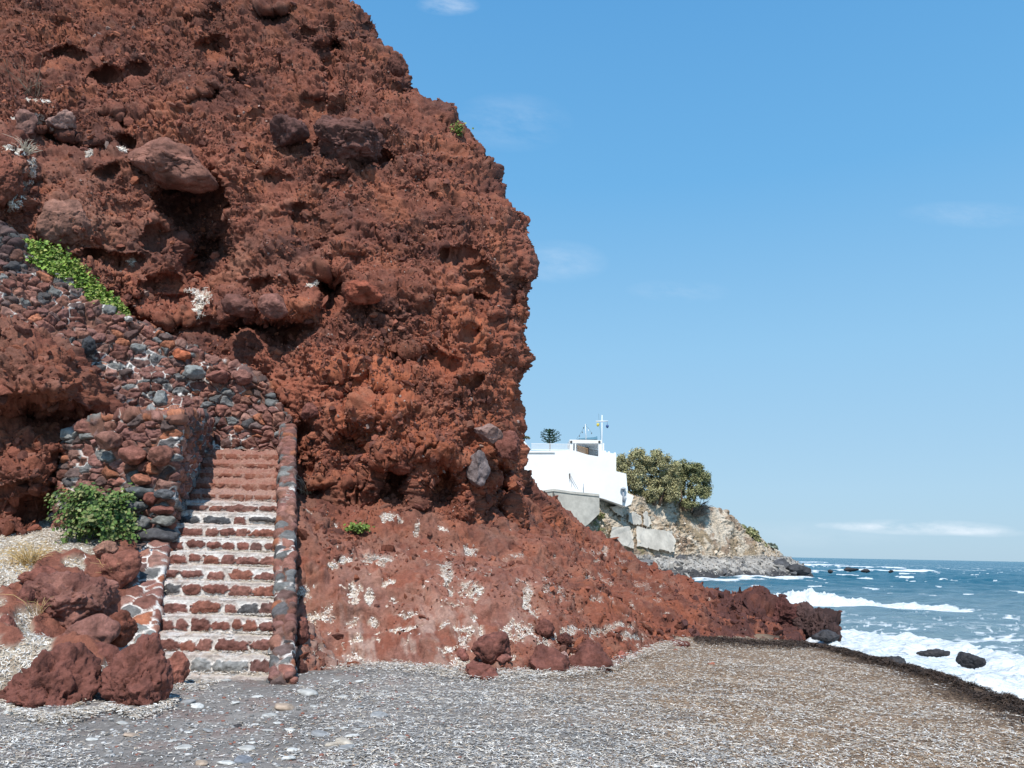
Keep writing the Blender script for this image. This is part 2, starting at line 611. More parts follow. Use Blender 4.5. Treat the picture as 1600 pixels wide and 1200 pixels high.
hb_, mb_, rb_ = clasts(P, 0.62, 145, 0.3, 0.65, 0.8, 0.5)
crk = sstep(0.05, 0.0, np.abs(fbm(P / 1.0, 3, 146, 0.5)))
Dr = 0.95 * ha + 0.95 * hb_ + 0.20 * fbm(P / 0.5, 5, 147, 0.62) + 0.07 * np.abs(fbm(P / 0.35, 4, 149, 0.6)) - 0.22 * crk - 0.36
D = D * (1 - 0.55 * sea_m) + Dr * sea_m
D = D - 0.09 * sstep(0.035, 0.0, np.abs(fbm(P / 0.7 + 8, 3, 148, 0.5))) * (1 - sea_m)
D *= sstep(0.0, 0.35, X - xs0[:, None]) * 0.85 + 0.15
cs = mixc(PINK * 0.88, RED * 1.35, sstep(-0.25, 0.25, lump + 0.5 * streak))
cs = mixc(cs, np.array([0.44, 0.27, 0.21]), 0.6 * sstep(0.1, 0.5, fbm(P / 0.55 + 9, 4, 135, 0.6) + 0.35 * streak))
cs = mixc(cs, np.array([0.22, 0.11, 0.09]), 0.6 * sstep(0.1, 0.4, fbm(P / 1.2 + 19, 4, 136)))
cs = mixc(cs, np.array([0.50, 0.37, 0.31]), 0.75 * sstep(0.05, 0.4, streak + 0.5 * fbm(P / 0.35, 3, 151)) * sstep(900, 1010, pya))
c = mixc(c * np.array([1.12, 1.1, 1.08]), cs, smooth_m)
c = mixc(c, TAN * 1.0, 0.45 * sstep(0.05, 0.4, fbm(P / 0.7 + 3, 4, 137)) * (1 - sea_m))
c = mixc(c, np.array([0.27, 0.082, 0.042]), 0.7 * sstep(0.0, 0.3, fbm(P / 1.3 + 31, 3, 138)) * np.exp(-((pxa - 1060) / 110) ** 2 - ((pya - 962) / 30) ** 2))
c = mixc(c, np.array([0.085, 0.037, 0.033]), 0.92 * sea_m * sstep(-0.5, 0.0, fbm(P / 1.1, 3, 139) - 0.25 * ra_[..., 2] + 0.1))
zz = P[..., 2] + D
c = mixc(c, np.array([0.045, 0.028, 0.026]), sstep(1225, 1275, pxa + 25 * dl) * 0.85 * sstep(20.5, 19.0, -Yg + 40 + 0 * zz))
c = mixc(c, np.array([0.05, 0.034, 0.03]), sstep(0.75, 0.25, zz) * 0.9)
# white dry seagrass caught in the hollows
white_spots = [(a_, b_, c_ * 0.68, d_ * 0.68) for a_, b_, c_, d_ in [(585, 870, 42, 11), (540, 872, 22, 8), (555, 925, 14, 26), (575, 930, 10, 16), (580, 965, 12, 6), (605, 905, 15, 7), (612, 815, 18, 8),
               (690, 830, 12, 10), (735, 860, 14, 9), (700, 895, 12, 22), (715, 915, 20, 12), (745, 920, 12, 16), (728, 945, 12, 4), (752, 982, 6, 16), (740, 965, 5, 10),
               (825, 935, 10, 26), (835, 955, 12, 10), (870, 925, 5, 12), (780, 1028, 60, 7), (850, 1012, 14, 22), (900, 990, 50, 8), (945, 985, 45, 6), (985, 1000, 40, 6),
               (720, 1035, 25, 14), (705, 1020, 14, 10), (470, 930, 20, 22), (490, 965, 30, 10), (620, 985, 50, 5), (640, 960, 30, 5), (560, 1000, 40, 6),
               (650, 830, 6, 12), (910, 915, 4, 7), (980, 955, 8, 4), (1040, 958, 10, 4), (1110, 930, 8, 4), (860, 875, 5, 4), (930, 880, 5, 4), (520, 880, 12, 6),
               (870, 1000, 16, 12), (480, 800, 8, 8), (530, 812, 8, 8), (945, 862, 6, 8), (1030, 930, 5, 8)]]


def spots_mask(px, py, spots, n):
    m = np.full(px.shape, -1.5)
    for sx, sy, rx, ry in spots:
        d = ((px - sx) / (rx * 1.15)) ** 2 + ((py - sy) / (ry * 1.15)) ** 2
        m = np.maximum(m, 1.15 - d)
    return sstep(0.1, 0.6, m + 1.3 * n)


nsp = 0.9 * fbm(P / 0.16, 4, 141, 0.65) + 1.1 * fbm(Pst * np.array([1.3, 1.6, 1.0], f32) + 7, 4, 150, 0.6)
WM = spots_mask(pxa, pya, white_spots, nsp - 0.05 * lump) * sstep(0.04, 0.3, zz - 0.7)
WM = np.maximum(WM, 0.8 * sstep(0.028, 0.0, np.abs(fbm(Pst * np.array([0.45, 0.55, 1.0], f32) + 3, 4, 152, 0.6))) * sstep(-0.05, 0.3, fbm(P / 1.2 + 5, 3, 153)) * sstep(850, 920, pya) * sstep(1120, 950, pxa))
WM = np.maximum(WM, 0.6 * sstep(0.45, 0.62, fbm(P / 0.5 + 60, 4, 142, 0.65)) * sstep(820, 900, pya) * sstep(1150, 900, pxa))
c = mixc(c, np.array([0.50, 0.40, 0.33]), WM * 0.55)
D = D - 0.06 * WM
VAP = P + N_ * D[..., None]
me = mesh_np('rock_slope', VAP, grid_faces(*X.shape), c)
apron = tag(link('rock_slope', me, M_ROCK), kind='structure')
AP_N, AP_W = N_, WM

# --- the cliff
edge_pts = [(-260, 300), (-180, 400), (-120, 455), (-60, 505), (0, 548), (30, 580), (70, 603), (86, 634), (125, 638), (150, 652), (168, 690), (195, 716), (232, 744),
            (265, 768), (305, 788), (335, 820), (352, 826), (385, 820), (408, 832), (435, 823), (470, 820), (540, 820), (600, 814), (660, 818), (695, 812), (730, 820), (760, 836), (790, 856), (830, 885), (900, 930)]
ep = np.array(edge_pts, float)
rows = np.concatenate([np.linspace(-260, 0, 90), np.linspace(0, 900, 640)[1:]])
edge = np.interp(rows, ep[:, 0], ep[:, 1])
NC = 690
t = np.linspace(0, 1, NC)
PX = -240 + t[None] * (edge[:, None] + 240)
PY = np.repeat(rows[:, None], NC, 1)
cc_ = [(830, 760, 18.6), (780, 800, 16.9), (700, 800, 16.3), (600, 800, 15.9), (480, 790, 15.7), (470, 700, 15.9), (830, 400, 18.2), (700, 400, 17.6), (560, 400, 17.3), (450, 450, 16.9),
       (320, 450, 17.4), (150, 420, 16.6), (0, 350, 16.0), (-200, 350, 15.2), (640, 100, 20.4), (500, 0, 20.5), (300, 0, 20.2), (0, 0, 19.4), (-200, 0, 18.5), (270, 200, 18.4), (100, 200, 17.7),
       (0, 200, 16.8), (-200, 200, 16), (800, 320, 18.8), (720, 200, 19.6), (500, 600, 16.1), (650, 650, 16.1), (750, 650, 16.7), (815, 620, 17.8), (300, -250, 23.5), (0, -250, 22.5), (-200, -250, 22),
       (200, 600, 17.0), (0, 600, 16.4), (-200, 600, 15.6), (400, 620, 16.7), (440, 640, 16.35), (0, 880, 16.6), (300, 880, 17), (440, 880, 16.6), (700, 900, 17.2), (880, 880, 19.5), (600, 520, 16.7),
       (500, 200, 18.8), (600, 260, 18.4), (400, 100, 19.4), (700, 520, 17.0)]
cc_ = np.array(cc_)
CD = TPS(cc_[:, :2] / 400, cc_[:, 2], 3e-3)
Yd = CD(PX / 400, PY / 400)
dents = [(312, 350, 42, 70, 1.0), (330, 420, 26, 40, 0.7), (285, 320, 30, 30, 0.5), (512, 462, 20, 26, 0.9), (520, 440, 14, 18, 0.5), (608, 765, 16, 34, 0.75), (690, 768, 30, 34, 0.6), (775, 768, 16, 42, 0.85), (820, 800, 16, 30, .6),
         (560, 250, 45, 14, 0.55), (420, 520, 80, 14, 0.7), (240, 515, 50, 12, 0.5), (180, 400, 40, 14, 0.35), (545, 700, 18, 40, 0.5), (470, 690, 14, 40, 0.4), (330, 60, 14, 40, .4), (100, 90, 30, 10, .35),
         (500, 170, 30, 12, .3), (640, 560, 60, 14, .3), (660, 300, 30, 20, .3), (750, 450, 16, 60, .35), (800, 450, 14, 50, .3), (260, 455, 30, 20, .4), (205, 110, 16, 10, .35), (470, 350, 40, 16, .3),
         (600, 620, 50, 14, .3), (540, 620, 20, 30, .4), (520, 90, 10, 60, .35),
         (560, 205, 60, 22, -0.5), (430, 478, 95, 20, -0.55), (270, 490, 40, 16, -0.3), (620, 705, 36, 30, -0.35), (700, 690, 40, 30, -0.25), (590, 640, 60, 30, -0.3), (770, 690, 30, 30, -0.4), (450, 410, 50, 34, -0.3), (600, 460, 60, 22, -0.35),
         (745, 560, 40, 70, -0.3), (780, 400, 30, 50, -0.3), (520, 560, 40, 40, -0.25), (150, 270, 80, 40, -0.35), (110, 340, 60, 36, -0.4), (60, 165, 40, 16, -0.35), (20, 270, 30, 60, -0.8), (360, 250, 40, 40, -.2)]
rd_ = np.random.default_rng(207)
for _ in range(70):
    a0, b0, r0, r1, k0 = rd_.uniform(20, 810), rd_.uniform(-40, 760), rd_.uniform(8, 30), rd_.uniform(5, 12), rd_.uniform(0.10, 0.26)
    dents += [(a0, b0, r0, r1, -k0), (a0 + r0 * 0.2, b0 + r1 * 1.5, r0 * 0.9, r1, k0 * 1.1)]
n_w = 18 * fbm(np.stack([PX / 60, PY / 60, 0 * PX], -1), 3, 200)
n_w2 = 18 * fbm(np.stack([PX / 60, PY / 60, 0 * PX + 9], -1), 3, 210)
for dx, dy, rx, ry, a in dents:
    d = ((PX + n_w - dx) / rx) ** 2 + ((PY + n_w2 - dy) / ry) ** 2
    Yd += (1.35 if a > 0 else 0.9) * a * np.exp(-d * d * 0.7)
W = 150.0
tt = np.clip((PX - (edge[:, None] - W)) / W, 0, 1)
Yd += 1.9 * (1 - np.sqrt(1 - (0.985 * tt) ** 2))
P = at(PX, PY, Yd)
# the side that turns away from the camera
NW = 46
dd = np.linspace(0, 1, NW + 1)[1:] ** 1.5 * 9.0
Pw = P[:, -1:, :] + np.stack([-0.32 * dd, dd, 0 * dd], -1)[None]
P = np.concatenate([P, Pw], 1)
dtop = np.linspace(0, 1, 16)[1:] * 14
Pt = P[:1][::-1] + np.stack([0 * dtop, dtop, 0.1 * dtop], -1)[::-1][:, None]
P = np.concatenate([Pt, P], 0)
N_ = normals_grid(P)
for _ in range(3):
    Q = np.pad(N_, ((2, 2), (2, 2), (0, 0)), 'edge')
    N_ = (Q[:-4, 2:-2] + Q[4:, 2:-2] + Q[2:-2, :-4] + Q[2:-2, 4:] + Q[2:-2, 2:-2]) / 5
N_ /= np.linalg.norm(N_, axis=-1, keepdims=True)
D, c = scoria(P, 0.72, 300, 0.78)
D = D - 0.26 * sstep(0.035, 0.0, np.abs(fbm(P / np.array([1.1, 1.1, 3.2], f32) + 11, 4, 347, 0.55))) * sstep(-0.1, 0.25, fbm(P / 2.5, 2, 348))
D = D - 0.06 * np.maximum(0, -gnoise(P / 0.11, 345) - 0.10) - 0.16 * np.maximum(0, fbm(P / 0.2, 3, 346, 0.6) - 0.2)
pxc, pyc = proj(P)
# quieter, dustier patches
dn = fbm(P / 1.2, 3, 330)
dust = np.exp(-((pxc - 130) / 110) ** 2 - ((pyc - 330) / 90) ** 2) + 0.7 * np.exp(-((pxc - 400) / 60) ** 2 - ((pyc - 410) / 40) ** 2)
dust += 0.8 * np.exp(-((pxc - 520) / 80) ** 2 - ((pyc - 790) / 40) ** 2)
dm = np.clip(dust * (0.8 + dn), 0, 1)
D *= 1 - 0.4 * dm
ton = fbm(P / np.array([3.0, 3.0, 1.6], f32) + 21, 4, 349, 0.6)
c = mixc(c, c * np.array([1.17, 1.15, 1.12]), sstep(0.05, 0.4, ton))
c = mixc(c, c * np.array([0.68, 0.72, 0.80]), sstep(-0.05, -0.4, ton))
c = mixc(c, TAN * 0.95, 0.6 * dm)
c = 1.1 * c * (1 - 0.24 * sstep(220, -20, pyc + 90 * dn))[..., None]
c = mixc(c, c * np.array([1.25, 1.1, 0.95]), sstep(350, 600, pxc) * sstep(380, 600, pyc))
WMC = spots_mask(pxc, pyc, [(315, 468, 13, 11), (312, 488, 9, 10), (300, 455, 10, 5), (95, 195, 16, 9), (60, 185, 22, 6), (30, 185, 14, 5), (22, 240, 12, 8), (45, 262, 10, 10),
                            (30, 290, 7, 12), (22, 320, 10, 8), (205, 408, 4, 3), (485, 447, 5, 7), (55, 160, 20, 4), (140, 245, 5, 4), (190, 232, 5, 4), (20, 305, 14, 10)], fbm(P / 0.2, 3, 340, .6))
c = mixc(c, np.array([0.60, 0.52, 0.45]), WMC * 0.8)
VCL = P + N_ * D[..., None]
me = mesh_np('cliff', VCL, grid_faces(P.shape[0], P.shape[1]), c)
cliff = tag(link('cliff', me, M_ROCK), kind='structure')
CL_N = N_

# --- bank left of the stairs: sand and seagrass rising to the foot of the wall
cb = [hit(px, py, 1.27) for px, py in ((-120, 1112), (0, 1108), (80, 1112), (215, 1108), (262, 1092))]
cb += [at(px, py, y) for px, py, y in ((20, 1000, 8.9), (120, 990, 9.1), (230, 985, 10.2), (10, 920, 10.2), (120, 890, 10.8), (225, 900, 11.6), (-100, 900, 10.4), (40, 850, 12.0), (160, 850, 12.4), (262, 850, 12.6), (-100, 850, 12.2))]
cb += [np.array(p, float) for p in ((-5.4, 13.6, 3.2), (-8, 13.8, 3.3), (-12, 13.8, 3.4), (-4.9, 9.6, 1.2), (-5, 8.6, 1.1), (-12.5, 7.2, 1.2), (-13, 10, 2.4))]
cb = np.array(cb)
BK = TPS(cb[:, :2] / 4, cb[:, 2], 1e-3)
kv = np.arange(6.9, 13.7, 0.024)
ku = np.linspace(0, 1, 360)
xr = np.minimum(stair_left_x(kv) - 0.05, stair_left_x(10.0) + 0.0)
X = -13.5 + (xr[:, None] + 13.5) * ku[None] ** 0.6
Yg = np.repeat(kv[:, None], len(ku), 1)
Zs = BK(X / 4, Yg / 4)
Zs = np.where(Yg > 10.0, np.minimum(Zs, stair_z(Yg) + 0.12 + 0.5 * np.maximum(0, xr[:, None] - 0.4 - X)), Zs)
P = np.stack([X, Yg, Zs], -1)
pxk, pyk = proj(P)
rockm = spots_mask(pxk, pyk, [(140, 930, 80, 55), (195, 880, 36, 32), (200, 965, 40, 30), (70, 900, 40, 18), (30, 945, 30, 22), (10, 985, 30, 25), (80, 985, 30, 14), (140, 1010, 70, 30), (270, 1060, 24, 30)], fbm(P / 0.5, 3, 400))
D, c = scoria(P, 0.5, 410, 0.9)
hump = 0.30 * np.exp(-((pxk - 140) / 75) ** 2 - ((pyk - 930) / 50) ** 2) + 0.18 * np.exp(-((pxk - 195) / 30) ** 2 - ((pyk - 880) / 26) ** 2)
sandc = mixc(np.array([0.36, 0.29, 0.22]), np.array([0.5, 0.43, 0.34]), 0.5 + fbm(P / 0.2, 3, 402))
sandc = mixc(sandc, np.array([0.5, 0.33, 0.13]), 0.5 * np.exp(-((pxk - 50) / 45) ** 2 - ((pyk - 870) / 18) ** 2))
c = mixc(sandc, mixc(c, np.array([0.24, 0.095, 0.065]), 0.45 * np.ones(X.shape)) * 1.05, rockm)
Zk = Zs - 0.5 * sstep(8.15, 7.5, Yg) + 0.05 * fbm(P / 0.6, 3, 401) + rockm * (0.04 + 0.42 * D) + 0.45 * hump
VBK = np.stack([X, Yg, Zk], -1)
me = mesh_np('terrain_bank', VBK, grid_faces(*X.shape), c)
bank = tag(link('terrain_bank', me, M_ROCK), kind='structure')
BK_W = 1 - rockm


# --- loose scoria fragments crusting the cliff, slope and bank
def fragments(name, V, Nn, Wt, n, seed, smin, smax, pw, label, bright=1.0, pal=None, mat=None, sub=2, odd=None):
    rs = np.random.default_rng(seed)
    w = np.clip(Wt.ravel(), 0, None)
    ii = rs.choice(len(w), n, p=w / w.sum())
    p = V.reshape(-1, 3)[ii]
    nn = Nn.reshape(-1, 3)[ii]
    sz = np.minimum(smin * (1 - rs.random(n)) ** (-pw), smax)
    bm = bmesh.new()
    bmesh.ops.create_icosphere(bm, subdivisions=sub, radius=1)
    V0 = np.array([v.co[:] for v in bm.verts])
    F0 = np.array([[v.index for v in f.verts] for f in bm.faces])
    bm.free()
    allv, allf, allc = [], [], []
    nv = 12
    off = 0
    pal = np.array([RED, RED * 1.2, RED_O, RED_D, RED_D * 1.2, RED * 1.1, (TAN + RED) / 2, (TAN + RED * 2) / 3, RED * 0.9, RED_O * 1.1, RED_D]) if pal is None else np.array(pal)
    for k in range(nv):
        R = V0.copy()
        for _ in range(8):
            d = rs.normal(size=3)
            d /= np.linalg.norm(d)
            q_ = R @ d - rs.uniform(0.2, 0.7)
            R -= np.where(q_ > 0, q_ * 0.97, 0)[:, None] * d
        R = R / np.abs(R).max() * 1.05
        m = np.arange(n) % nv == k
        nk = m.sum()
        q4 = rs.normal(size=(nk, 4))
        q4 /= np.linalg.norm(q4, axis=1, keepdims=True)
        a, b, c_, d_ = q4.T
        M = np.stack([np.stack([1 - 2 * (c_ * c_ + d_ * d_), 2 * (b * c_ - a * d_), 2 * (b * d_ + a * c_)], -1),
                      np.stack([2 * (b * c_ + a * d_), 1 - 2 * (b * b + d_ * d_), 2 * (c_ * d_ - a * b)], -1),
                      np.stack([2 * (b * d_ - a * c_), 2 * (c_ * d_ + a * b), 1 - 2 * (b * b + c_ * c_)], -1)], 1)
        st = np.stack([sz[m] * rs.uniform(0.9, 1.5, nk), sz[m], sz[m] * rs.uniform(0.6, 1.0, nk)], -1)
        VV = np.einsum('kij,kvj->kvi', M, R[None] * st[:, None]) + (p[m] + nn[m] * (sz[m] * rs.uniform(-0.15, 0.35, nk))[:, None])[:, None]
        allv.append(VV.reshape(-1, 3))
        allf.append((F0[None] + (np.arange(nk) * len(V0))[:, None, None]).reshape(-1, 3) + off)
        off += nk * len(V0)
        cc = pal[rs.integers(0, len(pal), nk)] * rs.uniform(0.7, 1.3, (nk, 1)) * bright
        if odd is not None:
            cc = np.where((rs.random(nk) < 0.02)[:, None], np.array(odd) * rs.uniform(0.7, 1.2, (nk, 1)), cc)
        allc.append(np.repeat(cc[:, None], len(V0), 1).reshape(-1, 3))
    o = link(name, mesh_np(name, np.concatenate(allv), np.concatenate(allf), np.concatenate(allc), smooth=False), mat or M_BOULD)
    return tag(o, label, 'rubble', kind='stuff')


wc_ = np.zeros(VCL.shape[:2])
wc_[:, :NC + 14] = 1
wc_ *= (0.25 + sstep(-0.25, 0.3, fbm(VCL / 1.3, 3, 350))) * (pyc > -60) * (pyc < 860)
fragments('scoria_rubble', VCL, CL_N, wc_ * (1 - 0.6 * dm), 80000, 351, 0.016, 0.12, 0.40, 'crust of loose red scoria fragments all over the cliff face', bright=1.12, sub=1, odd=(0.36, 0.25, 0.21))
wa_ = (1 - 0.8 * smooth_m) * (1 - 0.97 * sea_m) * (zz > 1.0) * sstep(-0.3, 0.3, fbm(VAP / 0.9, 3, 352))
fragments('slope_rubble', VAP, AP_N, wa_, 14000, 353, 0.015, 0.11, 0.45, 'loose red scoria fragments lying over the upper rock slope', bright=1.1, sub=1)

fragments('point_rubble', VAP, AP_N, sea_m * (zz > 0.7) * sstep(-0.2, 0.3, fbm(VAP / 0.9, 3, 354)), 2400, 355, 0.02, 0.15, 0.45, 'dark maroon stones lying over the rocky point by the surf', pal=[MARD, MARD * 1.4, MARD * 0.7, RED * 0.8])


# ==================================================================== ROCK THINGS
_ico = {}


def ico(sub):
    if sub not in _ico:
        bm = bmesh.new()
        bmesh.ops.create_icosphere(bm, subdivisions=sub, radius=1)
        V = np.array([v.co[:] for v in bm.verts])
        F = np.array([[v.index for v in f.verts] for f in bm.faces])
        bm.free()
        _ico[sub] = (V, F)
    return _ico[sub]


ROCKS = []


def rock(name, centre, radii, seed, col, label, cat='rock', group=None, ang=0.6, sub=5, rough=1.0, rot=(0, 0, 0), tip=None, mat=None, var=0.35, cracks=0.5, col2=None):
    V, F = ico(sub)
    rs = np.random.default_rng(seed)
    R = V.copy()
    # angular facets: clip the ball with random planes, then stretch
    for _ in range(int(5 + 12 * ang)):
        n = rs.normal(size=3)
        n /= np.linalg.norm(n)
        d = rs.uniform(0.55, 0.92)
        s_ = R @ n - d
        R = R - np.where(s_ > 0, s_ * (0.45 + 0.5 * ang), 0)[:, None] * n
    s = float(np.mean(radii))
    R = R * np.asarray(radii) / np.array([0.86, 0.86, 0.86])
    off = rs.uniform(-50, 50, 3)
    P0 = R + off
    nrm = V / np.linalg.norm(V, axis=1, keepdims=True)
    D = 0.22 * s * fbm(P0 / (1.1 * s), 3, seed) + rough * 0.10 * s * fbm(P0 / (0.35 * s), 4, seed + 5, 0.55) - rough * 0.10 * s * np.maximum(0, fbm(P0 / (0.25 * s), 3, seed + 7) - 0.2)
    D = D + rough * 0.045 * s * fbm(P0 / (0.13 * s), 3, seed + 15, 0.6) - 0.03 * s * np.maximum(0, gnoise(P0 / (0.10 * s), seed + 17) - 0.15)
    cr = np.abs(fbm(P0 / (0.75 * s), 3, seed + 9, 0.5))
    D = D - cracks * 0.10 * s * sstep(0.055, 0.0, cr)
    R = R + nrm * D[:, None]
    if tip is not None:
        R[:, :] += np.asarray(tip) * np.clip(nrm[:, 2:3], 0, 1) ** 2
    c = np.asarray(col) * np.ones((len(R), 1))
    c = c * (1 + var * 1.6 * fbm(P0 / (0.6 * s), 4, seed + 11, 0.6)[:, None])
    if col2 is not None:
        c = mixc(c, np.asarray(col2), sstep(-0.05, 0.3, fbm(P0 / (0.8 * s), 3, seed + 13)))
    rm = np.array(Matrix.Rotation(rot[2], 3, 'Z') @ Matrix.Rotation(rot[1], 3, 'Y') @ Matrix.Rotation(rot[0], 3, 'X'))
    R = R @ rm.T
    ext = (R.max(0) - R.min(0)) / 2
    R = (R - (R.max(0) + R.min(0)) / 2) * (np.asarray(radii) / ext)
    me = mesh_np(name, R, F, c)
    o = link(name, me, mat or M_BOULD)
    o.location = Vector([float(a) for a in centre])
    tag(o, label, cat, group)
    ROCKS.append(o)
    return o


def rock_px(name, x0, x1, y0, y1, Y, seed, col, label, deep=0.85, **kw):
    """a rock whose width and height are read off the photo at depth Y"""
    c = at((x0 + x1) / 2, (y0 + y1) / 2, Y)
    sc = np.linalg.norm(at(801, 600, Y) - at(800, 600, Y))
    rx, rz = (x1 - x0) / 2 * sc, (y1 - y0) / 2 * sc
    return rock(name, c, (rx, min(rx, rz * 1.5) * deep, rz), seed, col, label, **kw)


MAR = np.array([0.152, 0.060, 0.046])
MAR2 = np.array([0.185, 0.072, 0.055])
GB = 'boulders heaped at the foot of the bank'


def gY(px, py, z=1.25):
    return float(hit(px, py, z)[1])


# foot of the bank beside the stairs
rock_px('boulder', 14, 150, 1012, 1142, gY(80, 1110) + 0.22, 21, MAR, 'largest maroon boulder of the heap left of the stairs, with a hollowed flank', group=GB, ang=0.8, rough=1.3, cracks=1.4, sub=6, col2=MAR2)
rock_px('boulder', 160, 270, 998, 1138, gY(215, 1110) + 0.22, 22, MAR * 1.05, 'rounded maroon boulder of the heap standing closest to the stair foot', group=GB, ang=0.75, rough=1.3, cracks=1.4, sub=6, col2=MAR2)
rock_px('boulder', 96, 180, 1006, 1084, gY(130, 1098) + 0.45, 23, MAR2, 'reddish rock wedged between the two big maroon boulders', group=GB, ang=0.5, sub=5)
rock_px('boulder', 103, 180, 962, 1024, gY(140, 1098) + 0.95, 24, np.array([0.22, 0.10, 0.078]), 'pointed brown slab tilted on top of the boulder heap', group=GB, ang=0.95, tip=(0.10, 0, 0.12), rough=0.4, sub=5)
rock_px('boulder', -16, 20, 1036, 1092, gY(8, 1090) + 0.2, 25, MAR, 'small maroon boulder at the seaward end of the heap, away from the stairs', group=GB, ang=0.5)
rock_px('boulder', 140, 172, 1045, 1085, gY(155, 1096) + 0.25, 26, MAR, 'small dark red stone filling the gap between two big maroon boulders', group=GB, ang=0.5)
rock_px('boulder', 158, 210, 955, 1008, 10.05, 27, RED * 0.85, 'squat red boulder behind the heap, beside the white mortared side wall', group=GB, ang=0.6)
rock_px('boulder', 160, 218, 860, 924, 11.45, 28, np.array([0.24, 0.095, 0.068]), 'brownish red block half sunk in seagrass below the green bush', group=GB, ang=0.8)
rock_px('boulder', 40, 172, 896, 1010, 10.35, 29, np.array([0.215, 0.098, 0.076]), 'broad low brownish ledge rock in the middle of the bank', group=GB, ang=0.7, sub=6, rough=1.5, deep=1.0, col2=np.array([0.16, 0.068, 0.054]))
rock_px('boulder', 32, 90, 884, 915, 10.6, 33, np.array([0.2, 0.075, 0.055]), 'low red rock poking from the straw-coloured seagrass', group=GB, ang=0.6)
rock_px('boulder', -8, 26, 962, 1006, 9.2, 31, MAR2, 'small red boulder alone on the seagrass above the heap', group=GB, ang=0.6)
rock_px('boulder', 18, 52, 918, 962, 9.9, 32, MAR, 'knobbly dark red rock with a stone balanced on it, on the seagrass bank', group=GB, ang=0.5)
rock_px('boulder', 246, 292, 1022, 1092, gY(270, 1085) + 0.5, 34, np.array([0.27, 0.105, 0.075]), 'flat pale red rock leaning beside the lowest stair step', group=GB, ang=0.7, rot=(0, 0.5, 0))
rock_px('boulder', 146, 182, 845, 875, 11.7, 35, np.array([0.27, 0.14, 0.10]), 'small tan rock just under the green bush', group=GB, ang=0.7)

# foot of the rock slope
GT = 'rocks at the foot of the red slope'
PV_AP = proj(VAP)


def foot_rock(name, x0, x1, y0, y1, Y, seed, col, label, **kw):
    """as rock_px, but pushed back until its lower edge meets the slope or the shingle behind it"""
    px, py = (x0 + x1) / 2, y1 - 0.10 * (y1 - y0)
    d2 = (PV_AP[0] - px) ** 2 + (PV_AP[1] - py) ** 2
    near = VAP.reshape(-1, 3)[np.argsort(d2.ravel())[:4]]
    ya = near[:, 1].min()
    yb = hit(px, py, 1.16)[1]
    sc = 0.5 * (x1 - x0) * ya / FPX
    kw.setdefault('deep', 1.0)
    return rock_px(name, x0, x1, y0, y1 + 0.12 * (y1 - y0), min(ya, yb) + 0.35 * sc, seed, col, label, **kw)


foot_rock('fallen_rock', 738, 796, 990, 1034, 11.3, 41, MAR * 1.05, 'rounded maroon rock on the slope foot above a smaller wedge', group=GT, ang=0.5)
foot_rock('fallen_rock', 728, 778, 1036, 1072, 10.4, 42, MAR2 * .95, 'lowest wedge of maroon rock lying on the white shingle edge', group=GT, ang=0.8, rot=(0, 0.3, 0))
foot_rock('fallen_rock', 826, 890, 1010, 1062, 10.9, 43, MAR, 'large slanting maroon rock with a split, at the shingle edge', group=GT, ang=0.8, rot=(0, 0.4, 0))
foot_rock('fallen_rock', 888, 954, 1008, 1058, 11.1, 44, MAR, 'large flat-topped maroon rock at the shingle edge, the one closest to the sea', group=GT, ang=0.85, rot=(0, 0.25, 0))
foot_rock('fallen_rock', 836, 866, 968, 996, 12.1, 45, MAR * 0.95, 'round maroon stone perched on the slope above the split rock', group=GT, ang=0.3)
foot_rock('fallen_rock', 870, 894, 990, 1008, 11.9, 46, MAR * 0.6, 'small blackish rock just above the flat-topped maroon rock', group=GT, ang=0.6)
foot_rock('fallen_rock', 898, 934, 1000, 1024, 11.7, 47, MAR * .9, 'small maroon rock resting against the back of the flat-topped rock', group=GT, ang=0.7)
foot_rock('fallen_rock', 965, 978, 1017, 1029, 12.3, 48, np.array([0.32, 0.11, 0.08]), 'little orange-red stone on the shingle near the slope foot', group=GT, ang=0.6, sub=4)
foot_rock('fallen_rock', 870, 888, 1018, 1032, 10.95, 49, np.array([0.4, 0.24, 0.2]), 'small pale pink stone between the two large maroon rocks', group=GT, ang=0.6, sub=4)
foot_rock('fallen_rock', 712, 734, 1014, 1030, 11.2, 50, np.array([0.25, 0.10, 0.08]), 'small pinkish stone on the slope beside the rounded maroon rock', group=GT, ang=0.6, sub=4)
foot_rock('fallen_rock', 448, 484, 966, 1004, 11.5, 51, MAR2, 'red boulder tucked against the outer side of the stair parapet', group=GT, ang=0.6)
foot_rock('fallen_rock', 1050, 1078, 1000, 1012, 15.6, 52, MAR2 * .9, 'low dark red rock lying on shingle off the slope corner', group=GT, ang=0.6, sub=4)
rock_px('fallen_rock', 1104, 1118, 1035, 1046, gY(1110, 1044, 1.13), 53, np.array([0.42, 0.13, 0.07]), 'bright orange-red stone alone out on the open shingle', group=GT, ang=0.7, sub=4)
rock_px('fallen_rock', 1052, 1060, 1014, 1022, gY(1056, 1021, 1.15), 54, np.array([0.32, 0.10, 0.07]), 'tiny red stone on the shingle below the low dark red rock', group=GT, ang=0.7, sub=3)
foot_rock('fallen_rock', 775, 800, 1022, 1036, 11.0, 55, np.array([0.24, 0.1, 0.08]), 'small flat red stone in white seagrass between larger maroon rocks', group=GT, ang=0.7, sub=4)

